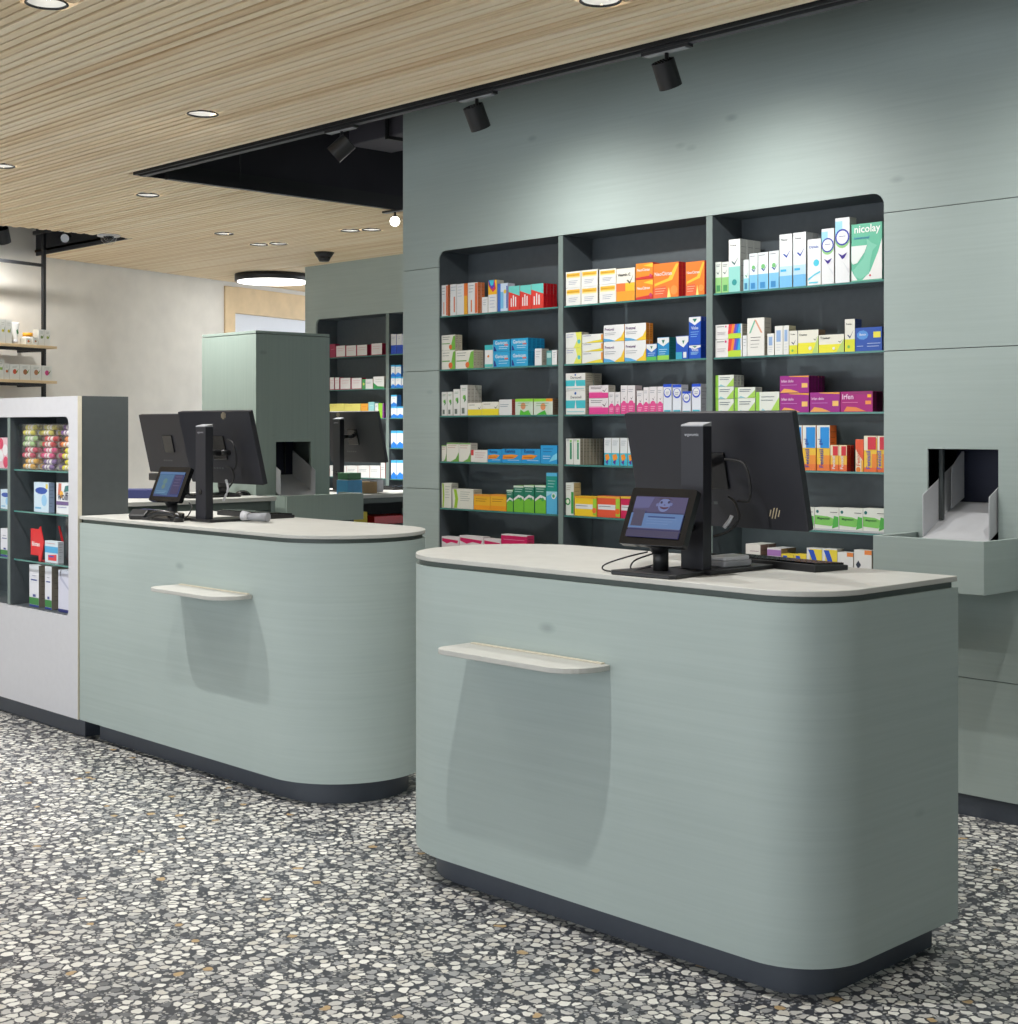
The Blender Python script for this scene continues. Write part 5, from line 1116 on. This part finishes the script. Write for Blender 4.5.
FAR_SHELVES = [
 ('left','top',2.07,[
  (-10398,-10317,[121],'crimson',0,0),
  (-10310,-10174,[101],'crim_white',0,0),
  (-10167,-10021,[97],'crim_white',0,0),
  (-10014,-9867,[96],'crim_white',0,0),
  (-9814,-9663,[100],'crim_white',0,0)]),
 ('left','second',1.785,[
  (-10398,-10334,[111],'crim_white',0,0),
  (-10324,-10261,[109],'crim_white',0,0),
  (-10251,-10100,[102],'crim_white',0,0),
  (-10090,-9944,[98],'crim_white',0,0),
  (-9936,-9890,[85],'green_plain',0,0),
  (-9887,-9787,[85],'w_grey',0,0),
  (-9780,-9634,[103],'w_greenlow',0,0)]),
 ('left','third',1.534,[
  (-10398,-10192,[62,129],'pale_yellow',0,0),
  (-10187,-9960,[60,126],'pale_yellow',0,0),
  (-9955,-9854,[58,126],'orange_pl',0,0),
  (-9848,-9766,[58,138],'teal_pl',0,0),
  (-9758,-9713,[57,125],'w_grey',0,0),
  (-9710,-9634,[56,126],'lime_purple',0,0)]),
 ('left','fifth',1.023,[
  (-10532,-10405,[93],'w_grey',0,0),
  (-10396,-10160,[96],'w_grey',0,0),
  (-10155,-9997,[100],'w_grey',0,0),
  (-9991,-9833,[103],'w_grey',0,0),
  (-9827,-9687,[106],'w_grey',0,0),
  (-9679,-9622,[138],'w_grey',0,0)]),
 ('right','top',2.07,[
  (-9606,-9540,[170],'blue_bottom',0,0),
  (-9536,-9472,[167],'blue_bottom',0,0),
  (-9467,-9398,[166],'blue_bottom',0,0),
  (-9394,-9330,[162],'blue_bottom',0,0)]),
 ('right','second',1.785,[
  (-9564,-9491,[95,194],'blue_frame',0,0),
  (-9484,-9410,[93,191],'blue_frame',0,0),
  (-9404,-9337,[91],'blue_frame',0,0)]),
 ('right','third',1.534,[
  (-9553,-9466,[96,193],'blue_frame',0,0),
  (-9460,-9383,[96],'blue_frame',0,0)]),
 ('right','fourth',1.283,[
  (-9557,-9472,[144],'blue_frame',0,0),
  (-9467,-9380,[144],'blue_frame',0,0)]),
 ('right','fifth',1.023,[
  (-9557,-9472,[156],'blue_frame',0,0),
  (-9467,-9380,[157],'blue_frame',0,0)]),
]

stock(MAIN_SHELVES, YW + 0.0165, BAYS, 0.17)
stock(FAR_SHELVES, Y2 + 0.018, {'left': (-10.578, -9.592), 'right': (-9.548, -6.2)}, 0.15, True)

# -- stock in the white display cabinet
def disp(x0, x1, z0, z1, st, label, dep=.06, y=3.295, rz=0): return carton(x0 * 1.0077, y, z0 + .0006, x1 - x0, dep, z1 - z0, st, label, 'goods in the white display cabinet')
ST['blue_oval_w'] = ('white', (206, 226, 240), (150, 170, 200), [('p', [(.5 + .42 * math.cos(k * .6), .72 + .12 * math.sin(k * .6)) for k in range(10)], (40, 80, 170)), ('r', .08, .1, .5, .16, (110, 180, 220)), ('c', .7, .4, .2, (150, 200, 236)), ('r', .8, .8, .95, .95, (230, 210, 90))])
ST['wolle'] = ('white', (228, 232, 236), (180, 186, 196), [('p', [(.1, .6), (.3, .6), (.35, .98), (.15, .98)], (200, 110, 90)), ('c', .35, .62, .12, (240, 180, 60)), ('p', [(.5, .7), (.9, .75), (1, .95), (.6, .9)], (60, 120, 120)), ('t', 'wolfi', .1, .44, .7, (50, 50, 80), 0), ('r', 0, .28, 1, .4, (110, 90, 140)), ('l', .1, .2, .7, 1, .1, (60, 70, 160))])
ST['cyan_red'] = ('white', (214, 228, 236), (196, 200, 206), [('r', 0, .45, 1, .75, (80, 170, 220)), ('p', [(.25, .1), (.9, .1), (.9, .4), (.25, .34)], (224, 60, 70)), ('r', .3, .25, .7, .32, (60, 80, 180)), ('l', .1, .88, .8, 1, .1, (200, 120, 130))])
ST['tall_gb'] = ('tall white', (226, 228, 236), (126, 120, 110), [('r', 0, 0, 1, .045, (40, 60, 150)), ('r', 0, .05, 1, .22, (50, 130, 60)), ('r', .2, .63, .8, .66, (60, 80, 150)), ('l', .3, .74, .7, 1, .05, (110, 120, 150)), ('r', .4, .24, .7, .3, (50, 70, 150))])
ST['tall_lil'] = ('tall white', (210, 212, 228), (150, 150, 160), [('r', 0, 0, 1, .07, (40, 50, 120)), ('p', [(.1, .8), (.9, .5), (.9, .55), (.2, .86)], (180, 184, 206)), ('t', 'f', .15, .85, .1, (60, 60, 80), 0)])
ST['pinkw'] = ('pink patterned', (226, 190, 200), (180, 80, 110), [('c', .3, .8, .2, (214, 60, 100)), ('c', .65, .6, .2, WH), ('c', .3, .4, .2, WH), ('c', .7, .2, .2, (214, 60, 100))])
disp(-6.787, -6.630, 1.037, 1.182, 'blue_oval_w', 'white carton with a dark blue oval, second shelf of the white cabinet', dep=.03)
disp(-6.551, -6.40, 1.037, 1.186, 'wolle', 'white and purple carton at the cabinet niche edge, second shelf')
disp(-6.67, -6.535, 0.795, .899, 'cyan_red', 'small white, blue and red carton on the third cabinet shelf', dep=.03)
disp(-6.837, -6.735, 0.565, .770, 'tall_gb', 'tall white green-footed carton, left of two at the cabinet bottom', dep=.09)
disp(-6.67, -6.600, 0.565, .773, 'tall_gb', 'tall white green-footed carton, right of two at the cabinet bottom', dep=.1)
disp(-6.532, -6.40, 0.565, .766, 'tall_lil', 'tall lilac-white carton at the right end of the cabinet bottom', dep=.09)
disp(-7.20, -7.055, 1.244, 1.40, 'pinkw', 'pink patterned pack on the top cabinet shelf at the picture edge')
disp(-7.35, -7.21, 1.244, 1.36, 'pinkw', 'pink patterned pack, second from the cabinet divider')
disp(-7.16, -7.05, 1.037, 1.135, 'blue_oval_w', 'blue and white carton on the second cabinet shelf at the picture edge')
disp(-7.16, -7.07, 0.795, .935, 'tall_gb', 'white carton on the third cabinet shelf at the picture edge', dep=.1)
# red display stand with its name
t = thing('countertop_display', 'red angular display stand with white lettering on the third cabinet shelf', 'display stand', (-6.80, 3.34, .796))
m_ = MB(); m_.prism([(-6.885, .82), (-6.80, .82), (-6.80, .796), (-6.775, .796), (-6.745, .885), (-6.785, .965), (-6.80, .95), (-6.885, .95)], 3.30, 3.305, 'y', REDP); m_.build('front_board', t)
m_ = MB(); m_.prism([(-6.76, .796), (-6.74, .796), (-6.70, .885), (-6.74, .965), (-6.755, .965), (-6.72, .885)], 3.38, 3.384, 'y', REDP); m_.build('rear_board', t)
m_ = MB(); m_.box(-6.77, -6.755, 3.305, 3.38, .797, .80, REDP); m_.build('base_strip', t)
m_ = MB(); V, F, hh = text_polys('Blistex'); m_.faces([(-6.87 + a * .085, 3.2994, .865 + b * .085) for a, b in V], F, PAPER); m_.build('lettering', t, fix=False)
# clear acrylic riser
t = thing('acrylic_holder', 'clear acrylic holder behind the small carton on the third cabinet shelf', 'holder', (-6.60, 3.40, .796))
m_ = MB(); m_.box(-6.74, -6.45, 3.40, 3.403, .796, 1.02, ACRYL); m_.box(-6.45, -6.447, 3.33, 3.403, .796, 1.02, ACRYL); m_.build('panel', t, fix=False)
smallbox('cosmetic_pot', (-6.475, 3.35, .796), .03, .03, .05, plain('dark_red_card', (90, 20, 30), .4), 'tiny dark red pack right of the small white carton', 'box')
# sweets dispenser: clear box full of rolls
t = thing('sweets_dispenser', 'clear acrylic box full of wrapped sweet rolls on the top cabinet shelf', 'dispenser', (-6.72, 3.39, 1.244))
m_ = MB()
X0, X1, Z0, Z1 = -6.985, -6.375, 1.2445, 1.47
m_.box(X0, X1, 3.283, 3.285, Z0, Z1, ACRYL); m_.box(X0, X0 + .002, 3.285, 3.48, Z0, Z1, ACRYL); m_.box(X1 - .002, X1, 3.285, 3.48, Z0, Z1, ACRYL); m_.box(X0, X1, 3.48, 3.482, Z0, Z1, ACRYL)
m_.box(X0, X1, 3.285, 3.48, Z1 - .002, Z1, ACRYL)
m_.build('case', t, fix=False)
for i in range(1, 3): 
    m_ = MB(); xx = X0 + (X1 - X0) * i / 3; m_.box(xx, xx + .002, 3.285, 3.48, Z0, Z1 - .002, ACRYL); m_.build('partition', t, fix=False)
for i in range(1, 4):
    m_ = MB(); zz = Z0 + .056 * i; m_.box(X0 + .002, X1 - .002, 3.286, 3.479, zz - .001, zz, ACRYL); m_.build('tray', t, fix=False)
RC = [[(226, 170, 50), (196, 200, 90), (214, 150, 60)], [(206, 40, 90), (222, 60, 130), (216, 40, 60)], [(160, 200, 130), (206, 40, 50), (236, 120, 40)], [(220, 206, 50), (180, 40, 50), (110, 60, 130)]]
RC2 = [[(226, 170, 50), (120, 90, 150), (226, 216, 40)], [(206, 40, 90), (222, 60, 130), (230, 222, 40)], [(160, 200, 130), (206, 40, 50), (240, 140, 50)], [(222, 210, 50), (200, 190, 60), (120, 70, 150)]]
nroll = 0; CN = {(226, 170, 50): 'amber', (120, 90, 150): 'mauve', (226, 216, 40): 'yellow', (206, 40, 90): 'crimson', (222, 60, 130): 'pink', (230, 222, 40): 'yellow', (160, 200, 130): 'pale green', (206, 40, 50): 'red', (240, 140, 50): 'orange', (222, 210, 50): 'yellow', (200, 190, 60): 'olive', (120, 70, 150): 'purple'}
FL = ['bottom', 'second lowest', 'third lowest', 'top']; CLN = ['left', 'middle', 'right']
RM = {}
def roll_mesh(c):
    if c in RM: return RM[c]
    m_ = MB(); m_.cyl((-.05, 0, 0), (.05, 0, 0), .0132, PRINT, seg=12, col=c)
    m_.cyl((-.022, 0, 0), (.03, 0, 0), .0134, PRINT, seg=12, col=(236, 232, 228)); m_.cyl((-.005, 0, 0), (.006, 0, 0), .0136, PRINT, seg=12, col=c)
    m_.cyl((-.058, 0, 0), (-.05, 0, 0), .004, PRINT, r1=.0125, seg=12, col=c); m_.cyl((.05, 0, 0), (.058, 0, 0), .0125, PRINT, r1=.004, seg=12, col=c)
    RM[c] = m_.mesh('sweet_roll'); return RM[c]
for fl in range(4):
    for cl in range(3):
        c = RC2[fl][cl]; xc = X0 + (X1 - X0) * (cl + .5) / 3
        for q, (dy, dz, dx) in enumerate(((0.02, 0, -.018), (0.021, .0265, .012), (.05, 0, .02), (.052, .0265, -.02), (.08, 0, -.01), (.082, .0265, .01))):
            o = bpy.data.objects.new('sweet_roll', roll_mesh(c)); COL.objects.link(o)
            o.location = (xc + dx + random.uniform(-.01, .01), 3.283 + dy, Z0 + .056 * fl + .0138 + dz); o.rotation_euler = (0, 0, R(random.uniform(-2, 2)))
            tag(o, '%s sweet roll, %s %s row, %s, %s compartment of the clear box' % (CN[c], ['front', 'second', 'third'][q // 2], ['lower', 'upper'][q % 2], FL[fl] + ' tray', CLN[cl]), 'sweets', 'sweet rolls in the clear box')

# ================================================================== WALL SHELF ON THE LEFT WALL
post = Vector((-11.315, 5.535, 0)); ns = (post - WA).dot(WN); ss = (post - WA).dot(WD)
t = thing('wall_shelf_unit', 'black framed shelf unit with pale wooden boards by the left plaster wall', 'shelf', tuple(post))
m_ = MB(); wbox(m_, ss - .014, ss + .014, ns - .014, ns + .014, 0, 3.45, BLACKM); m_.build('post', t)
m_ = MB(); wbox(m_, ss - 1.75, ss - 1.722, ns - .014, ns + .014, 0, 3.45, BLACKM); m_.build('post', t)
m_ = MB(); wbox(m_, ss - 1.722, ss - .014, ns - .012, ns + .012, 2.775, 2.80, BLACKM); m_.build('rail', t)
BZ = (2.125, 1.838, 1.55)
for z in BZ:
    m_ = MB(); wbox(m_, ss - 1.8, ss + .09, ns - .26, ns + .06, z - .022, z, OAK); m_.build('board', t, bevel=.002)
    m_ = MB(); wbox(m_, ss - 1.722, ss - .014, ns - .012, ns + .012, z - .048, z - .0225, BLACKM); m_.build('rail', t)
    m_ = MB(); wbox(m_, ss - .012, ss + .012, .001, ns - .014, z - .048, z - .0225, BLACKM); m_.build('bracket', t)
def cosbox(s, z, w_, h_, dots, label, dep=.07):
    """white cosmetics carton standing on a board; its face looks at the room"""
    st = 'cos' + str(dots); 
    if st not in ST:
        ST[st] = ('white', (230, 231, 226), (206, 206, 198), [('c', .5, .52, .2, dots), ('l', .25, .85, .75, 2, .08, (150, 160, 150)), ('p', [(.62, .5), (.9, .72), (.7, .42)], (110, 150, 70))])
    p = wp(s, ns + .045, z + .0006)
    o = bpy.data.objects.new('cosmetics_box', carton_mesh(w_, dep, h_, st)); COL.objects.link(o)
    o.location = p; o.rotation_euler = (0, 0, math.atan2(WD.y, WD.x))
    # the printed face is local -Y; along-wall direction is local +X, room side must be -Y
    return tag(o, label, 'box', 'cosmetics on the wall shelf')
YE, OR, GR, MG, BR = (216, 196, 60), (214, 110, 60), (110, 130, 80), (206, 60, 130), (170, 110, 70)
cosbox(-0.900, BZ[0], .055, .19, YE, 'white yellow-dotted box at the picture edge, upper board')
cosbox(-0.842, BZ[0], .055, .19, YE, 'white yellow-dotted box, second from the picture edge, upper board')
cosbox(-0.785, BZ[0], .062, .188, YE, 'white yellow-dotted box next to the white tube, upper board')
cosbox(-0.576, BZ[0], .05, .052, OR, 'smallest white box right of the white tube on the wall shelf')
cosbox(-0.443, BZ[0], .062, .13, GR, 'white box with a dark green picture, upper board end of the wall shelf')
cosbox(-0.378, BZ[0], .058, .13, (170, 180, 90), 'outermost white box on the upper board of the wall shelf')
cosbox(-0.500, BZ[0], .045, .06, BR, 'small white box in front of the amber-lidded jar on the wall shelf', dep=.014)
cosbox(-0.860, BZ[1], .056, .16, (150, 190, 80), 'taller white box at the picture edge on the lower board of the wall shelf')
for s_, w_, c_, lb in ((-.800, .054, OR, 'first white box with an orange picture'), (-.742, .098, (216, 90, 60), 'second white box with an orange picture'), (-.640, .11, BR, 'first white box with a brown fruit picture'), (-.526, .112, (176, 120, 80), 'second white box with a brown fruit picture'), (-.410, .108, MG, 'white box with a magenta flower picture')):
    cosbox(s_, BZ[1], w_, .123, c_, lb + ' on the lower board of the wall shelf')
cosbox(-0.88, BZ[2], .07, .15, (150, 190, 80), 'white box on the lowest board of the wall shelf, mostly hidden by the cabinet')
def wthing(name, label, cat, s, z): return lthing(name, label, cat, tuple(wp(s, ns + .01, z)), (0, 0, math.atan2(WD.y, WD.x)), 'cosmetics on the wall shelf')
t = wthing('cosmetic_tube', 'white tube standing on its cap between white boxes on the wall shelf', 'tube', -.66, BZ[0] + .0006)
m_ = MB(); V = []; n = 16
for z, a, b in ((.035, .024, .022), (.10, .034, .018), (.165, .044, .003), (.175, .044, .002)): V += [(a * math.cos(2 * math.pi * i / n), b * math.sin(2 * math.pi * i / n), z) for i in range(n)]
m_.faces(V, [(k * n + i, k * n + (i + 1) % n, (k + 1) * n + (i + 1) % n, (k + 1) * n + i) for k in range(3) for i in range(n)], PAPER, None, True); m_.face(V[-n:], PAPER); m_.build('body', t)
m_ = MB(); m_.cyl((0, 0, 0), (0, 0, .035), .024, WHITEP); m_.build('cap', t)
m_ = MB(); m_.face([(.0, -.0225, .08), (.022, -.0205, .085), (.01, -.0205, .12), (-.006, -.0215, .11)], GRN); m_.build('printed_leaf', t, fix=False)
t = wthing('cosmetic_jar', 'round white jar with an amber lid on the upper board of the wall shelf', 'jar', -.50, BZ[0] + .0006)
m_ = MB(); m_.cyl((0, 0.03, 0), (0, 0.03, .07), .038, PAPER, seg=24); m_.build('body', t)
m_ = MB(); m_.cyl((0, 0.03, .07), (0, 0.03, .10), .040, plain('amber_lid', (226, 160, 40), .4), seg=24); m_.build('lid', t)
# spotlights and camera dome near the second opening
spot((-10.98, 5.03, 3.06), (-.35, .35, -.85), 'black spotlight hanging in the left ceiling opening above the wall shelf', 34.0, adapter=True, r=.055, ln=.12, rod=.055, top=3.06, size=130)
spot((-10.9, 5.52, 3.05), (.62, -.66, -.25), 'small pale-lensed spotlight hanging against the dark side of the left opening', 1.5, adapter=True, r=.04, ln=.06, rod=.03, lamp=PANE)
tr3 = thing('lighting_track', 'black lighting track up inside the left ceiling opening', 'track', (-11.0, 5.2, 3.1))
m_ = MB(); m_.box(-11.45, -10.2, 5.014, 5.046, 3.0605, 3.09, BLACKM); m_.box(-11.45, -10.2, 5.504, 5.536, 3.0505, 3.08, BLACKM); m_.build('rail', tr3)
m_ = MB()
for xx in (-11.4, -10.3): m_.cyl((xx, 5.03, 3.09), (xx, 5.03, 3.499), .005, BLACKM, seg=8); m_.cyl((xx, 5.52, 3.08), (xx, 5.52, 3.499), .005, BLACKM, seg=8)
m_.build('suspension_rod', tr3)
t = thing('dome_camera', 'clear bubbled security camera dome at the tip of the left ceiling opening', 'camera', (-9.98, 5.40, ZC))
m_ = MB(); m_.cyl((-9.98, 5.40, ZC - .012), (-9.98, 5.40, ZC - .001), .085, WHITEP, seg=28); m_.build('mount_ring', t)
def halfball(m_, c, r, mat, n=20, k=6, z0=1.0):
    V = []; 
    for a in range(k): th = math.pi / 2 * a / k; V += [(c[0] + r * math.cos(th) * math.cos(2 * math.pi * i / n), c[1] + r * math.cos(th) * math.sin(2 * math.pi * i / n), c[2] - r * math.sin(th) * z0) for i in range(n)]
    V.append((c[0], c[1], c[2] - r * z0)); F = [(a * n + i, a * n + (i + 1) % n, (a + 1) * n + (i + 1) % n, (a + 1) * n + i) for a in range(k - 1) for i in range(n)] + [((k - 1) * n + i, (k - 1) * n + (i + 1) % n, k * n) for i in range(n)]
    m_.faces(V, F, mat, None, True)
m_ = MB(); halfball(m_, (-9.98, 5.40, ZC - .012), .062, ACRYL); m_.build('bubble', t)
m_ = MB(); halfball(m_, (-9.98, 5.40, ZC - .0121), .040, BLACKG); m_.build('lens_ball', t)
t = thing('smoke_detector', 'black conical detector under the slatted ceiling right of the round lamp', 'detector', (-9.74, 7.22, ZC))
m_ = MB(); m_.cyl((-9.74, 7.22, ZC - .04), (-9.74, 7.22, ZC - .001), .06, BLACKM, r1=.085, seg=24); m_.build('base', t)
m_ = MB(); m_.cyl((-9.74, 7.22, ZC - .075), (-9.74, 7.22, ZC - .04), .04, BLACKM, r1=.058, seg=24); m_.build('sensor_head', t)
t = thing('ceiling_panel_light', 'large round lit ceiling lamp with a black rim near the angled wall', 'ceiling light', (-11.50, 7.93, ZC))
c = (-11.50, 7.93)
m_ = MB(); m_.cyl((c[0], c[1], ZC - .065), (c[0], c[1], ZC - .001), .36, BLACKM, seg=48); m_.build('rim', t)
m_ = MB(); m_.cyl((c[0], c[1], ZC - .073), (c[0], c[1], ZC - .0652), .335, LAMPDIM, seg=48); m_.build('diffuser', t)

for o in list(bpy.data.objects):
    if '_o' in o: del o['_o']
